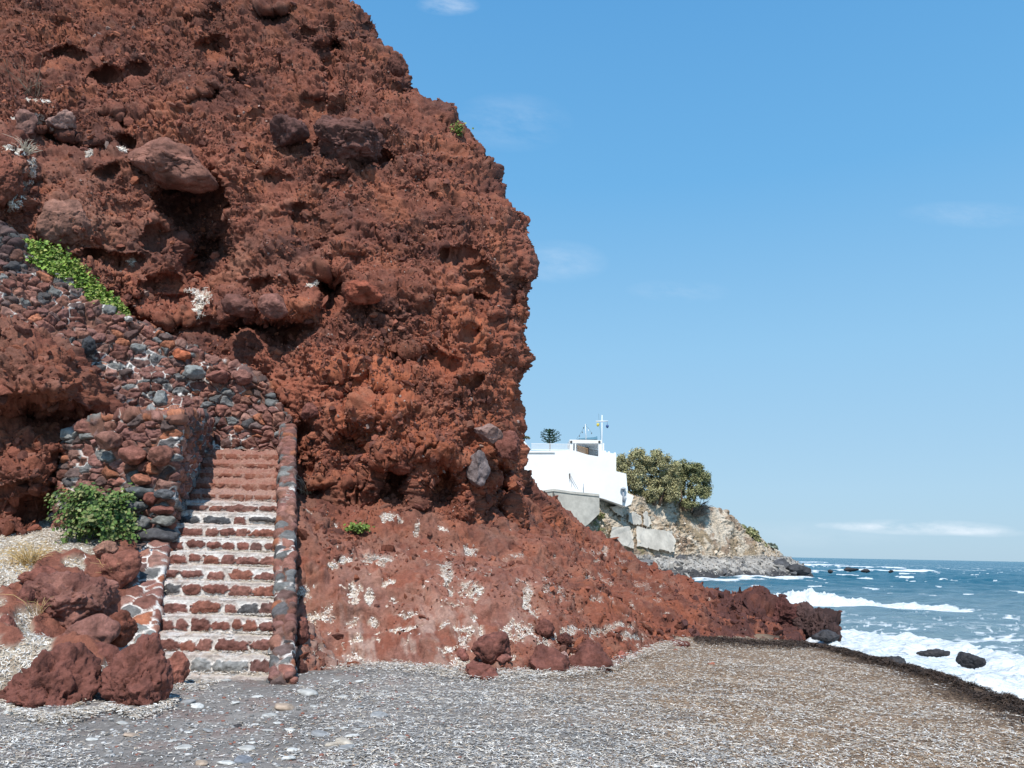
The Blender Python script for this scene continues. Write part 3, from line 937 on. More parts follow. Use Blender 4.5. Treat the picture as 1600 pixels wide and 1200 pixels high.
# rocks held in the cliff
GC = 'boulders stuck in the cliff face'
rock_px('cliff_boulder', 196, 344, 214, 304, 17.6, 61, np.array([0.235, 0.108, 0.080]), 'large smooth brown boulder jutting from the cliff over a black shadow', group=GC, ang=0.8, deep=0.95, sub=6, rough=0.5, cracks=0.9, rot=(0, 0.28, 0))
rock_px('cliff_boulder', 418, 486, 178, 232, 18.1, 62, np.array([0.115, 0.055, 0.047]), 'dark purple-brown boulder high in the cliff, beside the longer cracked one', group=GC, ang=0.8, sub=5)
rock_px('cliff_boulder', 486, 606, 184, 262, 18.2, 63, np.array([0.135, 0.064, 0.053]), 'long cracked dark brown boulder high in the cliff', group=GC, ang=1.0, sub=6, cracks=2.0, rough=1.4, rot=(0, 0.2, 0))
rock_px('cliff_boulder', 740, 786, 660, 694, 16.25, 64, np.array([0.26, 0.165, 0.14]), 'pale grey angular boulder poking out low on the cliff near its seaward corner', group=GC, ang=1.0, rough=0.3, cracks=0.2, rot=(0, 0.45, 0))
rock_px('cliff_boulder', 728, 766, 704, 760, 16.3, 65, np.array([0.185, 0.145, 0.14]), 'blue-grey block set in the cliff below the pale angular boulder', group=GC, ang=1.0, rough=0.4)
rock_px('cliff_boulder', 772, 812, 672, 720, 16.9, 66, MAR * 1.1, 'dark maroon boulder wedged at the cliff corner beside the pale angular one', group=GC, ang=0.8)
rock_px('cliff_boulder', 402, 452, 456, 500, 16.05, 67, np.array([0.22, 0.10, 0.078]), 'smooth round boulder in the ledge above the wall behind the stairs', group=GC, ang=0.4, rough=0.5)
rock_px('cliff_boulder', 344, 402, 460, 496, 16.2, 68, np.array([0.17, 0.076, 0.06]), 'flat brown boulder at the edge of the ledge by the white seagrass streak', group=GC, ang=0.7)
rock_px('cliff_boulder', 536, 600, 436, 478, 16.35, 69, np.array([0.25, 0.075, 0.045]), 'red boulder overhanging a small dark hole in the middle of the cliff', group=GC, ang=0.7)
rock_px('cliff_boulder', 600, 648, 700, 742, 15.75, 70, np.array([0.21, 0.07, 0.046]), 'red boulder bulging over the dark hollow at the cliff foot', group=GC, ang=0.6)
rock_px('cliff_boulder', 602, 640, 82, 124, 20.1, 71, RED_D * 1.05, 'dark boulder standing out on the skyline edge of the cliff', group=GC, ang=0.7)
rock_px('cliff_boulder', 470, 498, 628, 656, 15.75, 72, MAR2, 'small round boulder in the cliff just beyond the stair parapet', group=GC, ang=0.4)
rock_px('cliff_boulder', 70, 122, 172, 208, 17.3, 73, np.array([0.30, 0.18, 0.15]), 'pale pinkish cracked boulder with white crust high on the cliff', group=GC, ang=0.9, cracks=1)
rock_px('cliff_boulder', 20, 60, 168, 220, 16.8, 74, np.array([0.22, 0.115, 0.093]), 'brown boulder netted with white veins near the cliff end with the creeper', group=GC, ang=0.7, cracks=1)
rock_px('cliff_boulder', -30, 34, 236, 330, 15.6, 75, RED * 1.05, 'big orange-red buttress rock above the dark stones of the sloping wall', group=GC, ang=0.5, sub=6)
rock_px('cliff_boulder', 60, 140, 300, 390, 16.3, 76, np.array([0.23, 0.115, 0.085]), 'broad dusty brown boulder just above the green creeper', group=GC, ang=0.5, sub=6, rough=0.6)

# rocks in the surf
GS = 'dark rocks in the surf'
BLK = np.array([0.032, 0.030, 0.032])
M_WET = mat_attr('wet_rock', rough=0.6, bump=0.5, bscale=12, bdist=0.04, var=0.3, vscale=8, spec=0.22)
rock_px('sea_rock', 1497, 1537, 1020, 1044, 20.5, 81, BLK, 'rounded black rock standing out of the white surf', group=GS, ang=0.5, mat=M_WET)
rock_px('sea_rock', 1434, 1484, 1014, 1027, 21.5, 82, BLK * 1.2, 'long low black rock awash in white surf', group=GS, ang=0.6, mat=M_WET)
rock_px('sea_rock', 1286, 1322, 1000, 1016, 20.5, 83, np.array([0.045, 0.032, 0.032]), 'dark rock with water running off it, off the red point', group=GS, ang=0.5, mat=M_WET)
rock_px('sea_rock', 1376, 1416, 1026, 1052, 16.8, 84, BLK * 1.3, 'flat dark wet rock against the brown weed bank', group=GS, ang=0.4, mat=M_WET)
TIPC = np.array([0.065, 0.038, 0.035])
rock_px('sea_rock', 1238, 1278, 942, 1004, 22.0, 85, TIPC * 1.2, 'jagged dark crag forming the high part of the point end', group=GS, ang=1.0, rough=1.8, mat=M_BOULD, sub=6)
rock_px('sea_rock', 1262, 1302, 956, 1010, 21.6, 88, TIPC, 'blackish broken rock stepping down from the jagged crag towards the surf', group=GS, ang=1.0, rough=1.8, mat=M_BOULD, sub=6, rot=(0, 0.5, 0))
rock_px('sea_rock', 1284, 1313, 974, 1010, 21.2, 89, TIPC * 0.8, 'lowest black rock at the very end of the point, surf around it', group=GS, ang=1.0, rough=1.6, mat=M_BOULD, sub=5, rot=(0, 0.4, 0))
rock_px('sea_rock', 1200, 1252, 935, 985, 22.3, 86, np.array([0.10, 0.04, 0.035]), 'dark maroon crag just inland of the jagged end of the point', group=GS, ang=0.9, sub=6)
rock_px('sea_rock', 1268, 1312, 984, 1004, 20.3, 87, BLK * 1.5, 'low wet rock at the foot of the jagged end of the point', group=GS, ang=0.6, mat=M_WET)

# --- natural red outcrop in front of the sloping wall
out_e = np.array([(500, 20), (520, 62), (545, 92), (580, 112), (610, 122), (640, 116), (660, 108), (700, 118), (730, 104), (770, 92), (800, 96), (840, 78), (880, 70)], float)
rows = np.linspace(498, 880, 300)
eo = np.interp(rows, out_e[:, 0], out_e[:, 1])
t = np.linspace(0, 1, 250)
PX = -200 + t[None] * (eo[:, None] + 200)
PY = np.repeat(rows[:, None], 250, 1)
Yd = np.interp(PY, [498, 515, 540, 600, 628, 650, 690, 740, 780, 810, 880], [14.2, 13.5, 13.0, 12.55, 12.5, 13.15, 13.1, 12.85, 12.7, 12.95, 12.7]) + 0.0 * PX
for dx, dy, rx, ry, a in ((70, 650, 40, 30, 0.7), (20, 640, 40, 20, 0.35), (60, 800, 36, 20, 0.5), (20, 825, 30, 14, -0.3), (95, 690, 20, 14, -0.2), (110, 750, 20, 20, 0.3), (20, 740, 40, 20, -0.25)):
    d = ((PX - dx) / rx) ** 2 + ((PY - dy) / ry) ** 2
    Yd = Yd + a * np.exp(-d * d * .7)
tt = np.clip((PX - (eo[:, None] - 60)) / 60, 0, 1)
Yd += 1.0 * (1 - np.sqrt(1 - (0.98 * tt) ** 2))
P = at(PX, PY, Yd)
dd = np.linspace(0, 1, 25)[1:] ** 1.3 * 1.8
Pw = P[:, -1:, :] + np.stack([-0.15 * dd, dd, 0 * dd], -1)[None]
P = np.concatenate([P, Pw], 1)
dt = np.linspace(0, 1, 21)[1:] * 2.0
P = np.concatenate([P[:1] + np.stack([0 * dt, dt, 0.0 * dt], -1)[::-1][:, None], P], 0)
N_ = normals_grid(P)
for _ in range(3):
    Q = np.pad(N_, ((2, 2), (2, 2), (0, 0)), 'edge')
    N_ = (Q[:-4, 2:-2] + Q[4:, 2:-2] + Q[2:-2, :-4] + Q[2:-2, 4:] + Q[2:-2, 2:-2]) / 5
N_ /= np.linalg.norm(N_, axis=-1, keepdims=True)
D, c = scoria(P, 0.55, 500, 1.0)
po, qo = proj(P)
c = mixc(c, TAN * 0.85, 0.5 * sstep(0.0, 0.4, fbm(P / 0.9, 3, 505) + 0.2) * sstep(640, 560, qo))
me = mesh_np('rock_outcrop', P + N_ * D[..., None], grid_faces(P.shape[0], P.shape[1]), c)
fragments('outcrop_rubble', P + N_ * D[..., None], N_, np.ones(P.shape[:2]), 2600, 507, 0.02, 0.13, 0.5, 'loose red fragments crusting the outcrop beside the green bush')
outc = tag(link('rock_outcrop', me, M_ROCK), 'overhanging red rock outcrop below the sloping stone wall, next to the green bush', 'rock')

# ==================================================================== MASONRY
def arc_resample(pts, n):
    pts = np.asarray(pts, float)
    s = np.concatenate([[0], np.cumsum(np.linalg.norm(np.diff(pts[:, :2], axis=0), axis=1))])
    u = np.linspace(0, s[-1], n)
    return np.stack([np.interp(u, s, pts[:, k]) for k in range(pts.shape[1])], -1)


def round_path(pts, r=0.12):
    """replace the inner corners of a plan path by short arcs"""
    pts = [np.asarray(p, float) for p in pts]
    out = [pts[0]]
    for a, b, c_ in zip(pts[:-2], pts[1:-1], pts[2:]):
        u = (a - b) / np.linalg.norm((a - b)[:2])
        v = (c_ - b) / np.linalg.norm((c_ - b)[:2])
        p0, p1 = b + u * r, b + v * r
        for t_ in np.linspace(0, 1, 7):
            out.append((1 - t_) ** 2 * p0 + 2 * t_ * (1 - t_) * b + t_ ** 2 * p1)
    out.append(pts[-1])
    return np.array(out)


# --- pier / retaining wall on the landward side of the stairs
g9 = step_edge(8)
cor = at(274, 846, g9[2])
cor[0] = stair_left_x(g9[2]) - 0.08
endp = np.array([stair_left_x(15.45) - 0.08, 15.45])
leftp = at(118, 800, 13.05)
path = round_path([(leftp[0] - 0.5, leftp[1] + 0.25, 4.75, 2.6), (leftp[0], leftp[1], 4.95, 2.6), (cor[0], cor[1], 5.05, 2.85), (endp[0], endp[1], 5.45, 4.4)], 0.10)
pr = arc_resample(path, 460)          # x, y, ztop, zbottom
nz = 200
v = np.linspace(0, 1, nz)
P = np.zeros((nz + 60, 460, 3))
P[:nz, :, 0] = pr[None, :, 0]
P[:nz, :, 1] = pr[None, :, 1]
P[:nz, :, 2] = pr[None, :, 3] + (pr[None, :, 2] - pr[None, :, 3]) * v[:, None]
inner = np.array([-8.2, 15.4])
tv = np.linspace(0, 1, 61)[1:]
P[nz:, :, 0] = pr[None, :, 0] + (inner[0] - pr[None, :, 0]) * tv[:, None] * 0.95
P[nz:, :, 1] = pr[None, :, 1] + (inner[1] - pr[None, :, 1]) * tv[:, None] * 0.95
P[nz:, :, 2] = pr[None, :, 2] + 0.05
N_ = normals_grid(P, (CAM[0], CAM[1], 12))
for _ in range(2):
    Q = np.pad(N_, ((2, 2), (2, 2), (0, 0)), 'edge')
    N_ = (Q[:-4, 2:-2] + Q[4:, 2:-2] + Q[2:-2, :-4] + Q[2:-2, 4:] + Q[2:-2, 2:-2]) / 5
N_ /= np.linalg.norm(N_, axis=-1, keepdims=True)
D, c = masonry(P, 0.25, 0.165, 600, 0.10, white=0.36)
ztop_n = 0.10 * fbm(P / 0.5, 3, 620)
P[..., 2] += ztop_n * sstep(0.7, 1.0, np.concatenate([v, np.ones(60)]))[:, None]
me = mesh_np('stonework', P + N_ * D[..., None], grid_faces(P.shape[0], P.shape[1]), c)
pier = tag(link('retaining_wall', me, M_STONE), 'squared stone retaining wall standing beside the stairs, grey cobbles at its corner', 'wall')

# --- sloping wall that climbs behind the stairs and holds the cliff foot
xs = np.linspace(-140, 452, 620)
lo = np.array([(-140, 530, 14.1), (0, 562, 14.3), (60, 575, 14.4), (110, 640, 14.6), (150, 665, 14.9), (220, 690, 15.2), (300, 705, 15.55), (340, 712, 15.7), (452, 712, 15.75)], float)
up = np.array([(-140, 262, 14.9), (-40, 325, 14.9), (0, 352, 15.0), (22, 380, 15.0), (36, 402, 15.1), (100, 436, 15.3), (150, 478, 15.5), (205, 500, 15.7), (250, 524, 15.9), (300, 548, 16.0), (350, 566, 16.05), (395, 588, 16.05), (425, 620, 16.0), (452, 660, 15.95)], float)
pl = at(xs, np.interp(xs, lo[:, 0], lo[:, 1]), np.interp(xs, lo[:, 0], lo[:, 2]))
pu = at(xs, np.interp(xs, up[:, 0], up[:, 1]), np.interp(xs, up[:, 0], up[:, 2]))
v = np.linspace(0, 1, 190)
P = pl[None] + (pu - pl)[None] * v[:, None, None]
bk = np.linspace(0, 1, 31)[1:] * 1.1
P = np.concatenate([P, pu[None] + np.stack([0 * bk, bk, 0.02 * bk], -1)[:, None]], 0)
N_ = normals_grid(P, (0, 0, 8))
for _ in range(2):
    Q = np.pad(N_, ((2, 2), (2, 2), (0, 0)), 'edge')
    N_ = (Q[:-4, 2:-2] + Q[4:, 2:-2] + Q[2:-2, :-4] + Q[2:-2, 4:] + Q[2:-2, 2:-2]) / 5
N_ /= np.linalg.norm(N_, axis=-1, keepdims=True)
D, c = masonry(P, 0.235, 0.17, 640, 0.11, white=0.30)
D2 = 0.12 * fbm(P / 0.7, 3, 650)
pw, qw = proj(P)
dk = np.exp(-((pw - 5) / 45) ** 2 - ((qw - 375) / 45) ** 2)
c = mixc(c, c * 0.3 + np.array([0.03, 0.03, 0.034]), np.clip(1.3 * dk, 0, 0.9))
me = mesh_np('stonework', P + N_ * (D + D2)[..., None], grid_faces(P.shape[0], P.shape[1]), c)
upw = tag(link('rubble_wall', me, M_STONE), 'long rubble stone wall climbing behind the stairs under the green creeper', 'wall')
UPW = P + N_ * (D + D2)[..., None]

# a few distinct stones bedded in that wall are parts of it
def wall_stone(x0, x1, y0, y1, Y, seed, col, lab, parent, ang=0.9):
    o = rock_px('stone', x0, x1, y0, y1, Y, seed, col, None, ang=ang, sub=4, rough=0.4, cracks=0.0)
    o.parent = parent
    o['label'] = lab
    for k in ('category', 'group'):
        if k in o:
            del o[k]
    ROCKS.remove(o)
    return o


wall_stone(286, 322, 570, 594, 15.72, 901, np.array([0.26, 0.27, 0.26]), 'pale grey angular stone', upw)
wall_stone(126, 152, 524, 556, 14.95, 902, np.array([0.06, 0.062, 0.068]), 'dark slate stone', upw)
wall_stone(240, 262, 610, 636, 15.25, 903, np.array([0.24, 0.25, 0.245]), 'upright pale grey stone', upw)
wall_stone(270, 298, 544, 566, 15.85, 904, np.array([0.36, 0.11, 0.055]), 'orange stone', upw)
wall_stone(322, 358, 576, 600, 15.78, 905, np.array([0.24, 0.10, 0.078]), 'big square red stone', upw)
wall_stone(362, 394, 578, 602, 15.82, 906, np.array([0.26, 0.12, 0.095]), 'big pinkish stone', upw)
wall_stone(194, 208, 494, 504, 15.5, 907, np.array([0.5, 0.47, 0.43]), 'whitish stone', upw)
for i_, (x0, x1, y0, y1, cc) in enumerate(((198, 246, 760, 778, (0.10, 0.105, 0.105)), (196, 234, 782, 800, (0.12, 0.125, 0.125)), (244, 276, 764, 780, (0.10, 0.10, 0.105)), (240, 278, 806, 822, (0.2, 0.195, 0.175)),
                                           (218, 240, 806, 826, (0.16, 0.16, 0.155)), (216, 280, 824, 848, (0.075, 0.072, 0.075)), (226, 252, 768, 790, (0.20, 0.075, 0.056)), (240, 276, 790, 804, (0.20, 0.08, 0.062)),
                                           (236, 274, 696, 728, (0.22, 0.095, 0.07)), (190, 230, 696, 726, (0.24, 0.10, 0.075)), (150, 190, 672, 704, (0.25, 0.12, 0.09)), (208, 240, 740, 758, (0.30, 0.12, 0.075)))):
    wall_stone(x0 - 4, x1 - 4, y0, y1, 12.50 + 0.0016 * (274 - x1), 920 + i_, np.array(cc) * (1.0), 'rounded grey cobble' if cc[0] < 0.17 or i_ in (3, 4) else 'large red stone', pier, 0.6)


# --- beams along the stair: outer parapet and inner low side wall
def beam(name, edge_fn, y0, y1, width, side, top_fn, bot_fn, seed, label, white, n=420, parent=None, sx=.26, sz=.2, depth=0.07):
    ys = np.linspace(y0, y1, n)
    prof = []
    L = 90
    s_ = np.linspace(0, 1, L)
    P = np.zeros((n, L, 3))
    for i, y in enumerate(ys):
        xi = edge_fn(y)
        xo = xi + side * width
        zt, zb = top_fn(y), bot_fn(y)
        r = 0.022
        pts = np.array([(xi, zb), (xi, zt - r), (xi + side * r, zt), (xo - side * r, zt), (xo, zt - r), (xo, zb)])
        seg = np.concatenate([[0], np.cumsum(np.linalg.norm(np.diff(pts, axis=0), axis=1))])
        u = s_ * seg[-1]
        P[i, :, 0] = np.interp(u, seg, pts[:, 0])
        P[i, :, 2] = np.interp(u, seg, pts[:, 1])
        P[i, :, 1] = y
    # close the front end
    cap = []
    mid = np.array([edge_fn(y0) + side * width / 2, y0, 0])
    zmid = (top_fn(y0) + bot_fn(y0)) / 2
    for t_ in np.linspace(1, 0.02, 22)[:0:-1] if False else np.linspace(0.02, 1, 22)[:-1]:
        row = P[0].copy()
        row[:, 0] = mid[0] + (row[:, 0] - mid[0]) * t_
        row[:, 2] = zmid + (row[:, 2] - zmid) * t_
        cap.append(row)
    P = np.concatenate([np.array(cap), P], 0)
    du = np.gradient(P, axis=0)
    dv = np.gradient(P, axis=1)
    N = np.cross(du, dv)
    N /= np.linalg.norm(N, axis=-1, keepdims=True) + 1e-9
    if N[200, L // 2, 2] < 0:
        N = -N
    for _ in range(2):
        Q = np.pad(N, ((2, 2), (2, 2), (0, 0)), 'edge')
        N = (Q[:-4, 2:-2] + Q[4:, 2:-2] + Q[2:-2, :-4] + Q[2:-2, 4:] + Q[2:-2, 2:-2]) / 5
    N /= np.linalg.norm(N, axis=-1, keepdims=True) + 1e-9
    D, c = masonry(P, sx, sz, seed, depth, white)
    D = D + 0.02 * fbm(P / 0.5, 3, seed + 90)
    me = mesh_np(name, P + N * D[..., None], grid_faces(*P.shape[:2]), c)
    return tag(link(name, me, M_STONE, parent), label)


stair = thing('stone_staircase', (step_edge(0)[0] * .5 + step_edge(0)[1] * .5, Y0, Z0 - RISE), 'steep stone staircase with white mortared steps climbing to the rubble wall', 'staircase')
pt = lambda y: np.interp(y, [9.7, 10.1, 10.6, 12.6, 14.5, 15.7], [1.30, 1.38, 1.70, 3.15, 4.55, 5.38])
beam('parapet', lambda y: stair_right_x(y) + 0.03, 9.95, 15.75, 0.24, +1, pt, lambda y: np.interp(y, [9.9, 10.4, 15.7], [0.95, 1.0, 3.4]), 700, 'outer stone parapet with white mortar at its foot', 0.34, parent=stair, sx=0.2, sz=0.15, depth=0.065, n=620)
beam('side_wall', lambda y: stair_left_x(y) - 0.07, 10.35, 12.75, 0.50, -1, lambda y: stair_z(y) + np.interp(y, [10.3, 12.7], [0.30, 0.22]), lambda y: stair_z(y) - 0.5, 720, 'low inner side wall with patches of white mortar', 1.3, n=240, parent=stair, sz=.26)

# --- steps
TREADW = np.array([0.54, 0.49, 0.45])
for k in range(NST):
    xl, xr_, yk, zk = step_edge(k)
    xl2, xr2, yk2, zk2 = step_edge(k + 1)
    n, mr_, mt = 190, 26, 30
    rs = np.random.default_rng(800 + k)
    u = np.linspace(0, 1, n)
    zb = zk - RISE - 0.03
    # path: up the riser, over the rounded nosing, back along the tread
    prof = [(0.0, zb + (zk - 0.012 - zb) * s) for s in np.linspace(0, 1, mr_)] + [(0.012 + (RUN + 0.06) * s, zk) for s in np.linspace(0, 1, mt)]
    prof = np.array(prof)
    m = len(prof)
    P = np.zeros((m, n, 3))
    wob = 0.02 * fbm(np.stack([u * 3 + k * 7.7, 0 * u, 0 * u], -1), 3, 810)
    for j in range(m):
        yy = yk + prof[j, 0]
        a0 = stair_left_x(yy) - 0.06
        a1 = stair_right_x(yy) + 0.06
        P[j, :, 0] = a0 + (a1 - a0) * u
        P[j, :, 1] = yy + wob
        P[j, :, 2] = prof[j, 1] + 0.5 * wob
    Wd = P[0, -1, 0] - P[0, 0, 0]
    # one course of stones in the riser
    ns = rs.integers(4, 8)
    if k == 0:
        ns = 4
    wds = rs.uniform(0.45, 1.6, ns)
    bnd = np.concatenate([[0], np.cumsum(wds) / wds.sum()])
    ci = np.clip(np.searchsorted(bnd, u) - 1, 0, ns - 1)
    cx = (bnd[ci] + bnd[ci + 1]) / 2
    hw = (bnd[ci + 1] - bnd[ci]) / 2
    vv = np.linspace(0, 1, mr_)[:, None]
    top_h = rs.uniform(0.74, 0.93, ns)[ci]
    bot_h = rs.uniform(0.05, 0.42, ns)[ci]
    Pn = P[:mr_]
    nz_ = 0.35 * fbm(Pn / 0.09, 3, 820 + k, 0.6)
    ex = np.abs((u - cx) / (hw * 0.93))[None]
    ez = np.abs((vv - (top_h + bot_h)[None] / 2) / ((top_h - bot_h)[None] / 2))
    sd = (ex ** 3.2 + ez ** 2.6) ** (1 / 3) + nz_
    stn = sstep(1.08, 0.86, sd)
    Dr = 0.055 * stn * (0.6 + 0.5 * (1 - np.clip(sd, 0, 1))) * rs.uniform(0.6, 1.3, ns)[ci][None] + 0.02 * fbm(Pn / 0.12, 4, 822 + k)
    dirt = float(sstep(10.2, 12.6, k))
    palette = np.array([[0.19, 0.078, 0.060], [0.16, 0.069, 0.055], [0.22, 0.10, 0.078], [0.19, 0.086, 0.070], [0.10, 0.095, 0.095], [0.22, 0.088, 0.062], [0.15, 0.078, 0.067]])
    wts = np.array([.22, .2, .18, .15, .09, .1, .06])
    sc_ = palette[rs.choice(7, ns, p=wts)]
    if k == 1:
        sc_[:] = [0.24, 0.235, 0.225]
        sc_[0] = [0.27, 0.1, 0.07]
        sc_[-1] = [0.14, 0.07, 0.06]
    if k == 10:
        sc_[:2] = [0.085, 0.085, 0.09]
        sc_[-1] = [0.10, 0.09, 0.088]
    rc = sc_[ci][None] * (1 + 0.5 * fbm(Pn / 0.08, 4, 830 + k, .6)[..., None])
    mort = mixc(MORTAR_W * np.ones(Pn.shape), np.array([0.36, 0.27, 0.22]), 0.5 * sstep(-0.1, 0.3, fbm(Pn / 0.2, 3, 832 + k)))
    cr = mixc(mort, rc, sstep(1.05, 0.95, sd))
    slab = sstep(0.93, 0.97, vv) * np.ones((1, n))
    cr = mixc(cr, np.array([0.34, 0.27, 0.24]), 0.6 * slab * (1 - dirt))
    Pt_ = P[mr_:]
    tn = fbm(Pt_ / 0.18, 4, 840 + k, .6)
    tcol = mixc(TREADW * np.ones(Pt_.shape), np.array([0.33, 0.22, 0.18]), 0.8 * sstep(0.0, 0.4, tn))
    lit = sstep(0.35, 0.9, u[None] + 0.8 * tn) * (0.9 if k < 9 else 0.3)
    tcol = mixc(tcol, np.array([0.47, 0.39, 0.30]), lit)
    dc = mixc(np.array([0.27, 0.105, 0.072]) * np.ones(Pt_.shape), np.array([0.31, 0.155, 0.115]), sstep(-0.1, 0.35, tn))
    tcol = mixc(tcol, dc, dirt * 0.92 * np.ones(tn.shape))
    dcr = mixc(np.array([0.25, 0.095, 0.062]) * np.ones(Pn.shape), np.array([0.35, 0.18, 0.13]), sstep(-0.1, 0.35, fbm(Pn / .15, 4, 845 + k)))
    cr = mixc(cr, dcr, dirt * 0.88 * np.ones(stn.shape))
    Vv = P.copy()
    Vv[:mr_, :, 1] -= Dr * (1 - 0.5 * dirt)
    wear = dirt * 0.085 * np.exp(-((prof[:, 0] / 0.10) ** 2)) * np.where(np.arange(m) >= mr_ - 8, 1, np.linspace(0, 1, m) * 0)
    Vv[..., 2] -= wear[:, None]
    Vv[..., 1] += (wear * 0.6)[:, None]
    Vv[mr_:, :, 2] += 0.03 * tn * (1 + dirt) + 0.01
    Vv[mr_ - 1, :, 2] += 0.03 * tn[0]
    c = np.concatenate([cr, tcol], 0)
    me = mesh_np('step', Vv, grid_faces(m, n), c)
    lab = None
    if k == 1:
        lab = 'step faced with one large grey stone'
    elif k == 10:
        lab = 'step with dark grey blocks in its riser'
    elif k >= 12:
        lab = 'worn step buried in red dirt'
    so = link('step', me, M_STONE, stair)
    if lab:
        so['label'] = lab
# landing at the stair head
xl, xr_, yk, zk = step_edge(NST)
g = np.stack(np.meshgrid(np.linspace(xl - 0.1, xr_ + 0.1, 90), np.linspace(yk - 0.06, 16.1, 50)), -1)
P = np.concatenate([g, np.full(g.shape[:2] + (1,), zk - RISE + 0.02)], -1)
P[..., 2] += 0.05 * fbm(P / 0.25, 4, 860)
c = mixc(np.array([0.3, 0.12, 0.08]) * np.ones(P.shape), np.array([0.38, 0.24, 0.18]), 0.5 + fbm(P / .2, 3, 861))
lo_ = link('landing', mesh_np('landing', P, grid_faces(50, 90), c), M_STONE, stair)


# ==================================================================== SEAGRASS LITTER AND PEBBLES
def strips(name, P, Nn, length, width, cols, seed, lift=0.012, curl=0.5, mat=None):
    rs = np.random.default_rng(seed)
    n = len(P)
    a = rs.normal(size=(n, 3))
    a -= (a * Nn).sum(1, keepdims=True) * Nn
    a /= np.linalg.norm(a, axis=1, keepdims=True) + 1e-9
    b = np.cross(Nn, a)
    tl = rs.uniform(-0.35, 0.35, (n, 1))
    b2 = b * np.cos(tl) + Nn * np.sin(tl)
    L = length * rs.uniform(0.55, 1.3, (n, 1))
    Wd = width * rs.uniform(0.7, 1.3, (n, 1))
    cu = curl * rs.normal(size=(n, 1)) * L * 0.5
    up = lift * rs.uniform(0.1, 1.2, (n, 1))
    sl = rs.normal(size=(n, 1)) * 0.16
    V = np.zeros((n, 6, 3))
    for i, s in enumerate((-1, 0, 1)):
        cpt = P + a * (s * L / 2) + b * cu * (abs(s)) + Nn * (up + np.maximum(s * L / 2 * sl, -up * 0.5) + (0.3 * L * 0.25 if s == 0 else 0))
        w = Wd / 2 * (1 if s == 0 else 0.6)
        V[:, 2 * i] = cpt - b2 * w
        V[:, 2 * i + 1] = cpt + b2 * w
    base = (np.arange(n) * 6)[:, None]
    F = np.concatenate([base + np.array([[0, 2, 3, 1]]), base + np.array([[2, 4, 5, 3]])], 0)
    C6 = np.repeat(cols[:, None], 6, 1).reshape(-1, 3)
    return link(name, mesh_np(name, V.reshape(-1, 3), F, C6), mat or M_STRIP)


PAL_W = np.array([[0.72, 0.67, 0.61], [0.80, 0.77, 0.73], [0.62, 0.55, 0.47], [0.52, 0.43, 0.33], [0.72, 0.64, 0.54]])
PAL_B = np.array([[0.27, 0.17, 0.105], [0.38, 0.255, 0.16], [0.16, 0.10, 0.065], [0.50, 0.37, 0.25]])
PAL_G = np.array([[0.34, 0.33, 0.32], [0.24, 0.23, 0.225], [0.45, 0.43, 0.41]])


def pal_pick(rs, p_w, p_b):
    """per-strip palette: white, brown or grey with given chances"""
    n = len(p_w)
    u = rs.random(n)
    out = PAL_G[rs.integers(0, len(PAL_G), n)]
    out = np.where((u < p_w)[:, None], PAL_W[rs.integers(0, len(PAL_W), n)], out)
    out = np.where(((u >= p_w) & (u < p_w + p_b))[:, None], PAL_B[rs.integers(0, len(PAL_B), n)], out)
    return out * rs.uniform(0.7, 1.25, (n, 1))


UPV = np.array([0, 0, 1.0])
rs = np.random.default_rng(77)
n = 500000
# denser near the camera
y = 4.6 + 14.0 * rs.random(n) ** 1.35
x = rs.uniform(-1, 1, n) * (0.78 * y + 1.0)
keep = (x > -12) & (x < shore_x(y) + 0.15)
x, y = x[keep], y[keep]
P3 = np.stack([x, y, 0 * x], -1)
n1 = fbm(P3 / 1.1, 3, 900)
pxs, pys = proj(np.stack([x, y, beach_z(x, y)], -1))
barren = 0.85 * sstep(600, 430, pxs + 120 * n1) * sstep(60, 190, pxs + 60 * n1) + 0.9 * np.exp(-((pxs - 520) / 110) ** 2 - ((pys - 1050) / 14) ** 2) + 0.9 * np.exp(-((pxs - 60) / 120) ** 2 - ((pys - 1118) / 16) ** 2)
dens = np.clip(1 - barren, 0.03, 1)
dens *= np.where(x < 1.2, 0.80, 1.0) * np.clip(0.85 + 1.1 * fbm(P3 / np.array([2.6, 1.1, 1.0]) + 4, 3, 901), 0.5, 1)
keep = rs.random(len(x)) < dens
x, y, n1 = x[keep], y[keep], n1[keep]
z = surf_z(BEACH, x, y)
brown = np.clip(sstep(-0.3, 3.2, x + 1.4 * n1 + 0.25 * (y - 9)), 0, 1)
pw_ = np.where(x < 0.6, 0.54, 0.50) + 0.12 * n1
pb = 0.05 + 0.38 * brown
cols = pal_pick(rs, pw_, pb)
qd = x - shore_x(y)
cols = np.where((rs.random(len(x)) < sstep(-1.3, -0.05, qd + 0.6 * n1) ** 1.5)[:, None], PAL_B[2] * 0.6, cols)
o = strips('seagrass_litter', np.stack([x, y, z], -1), np.tile(UPV, (len(x), 1)), 0.045, 0.0092, cols, 78, curl=0.9)
tag(o, 'loose white and brown dry seagrass strewn all over the shingle beach', 'seagrass', kind='stuff')

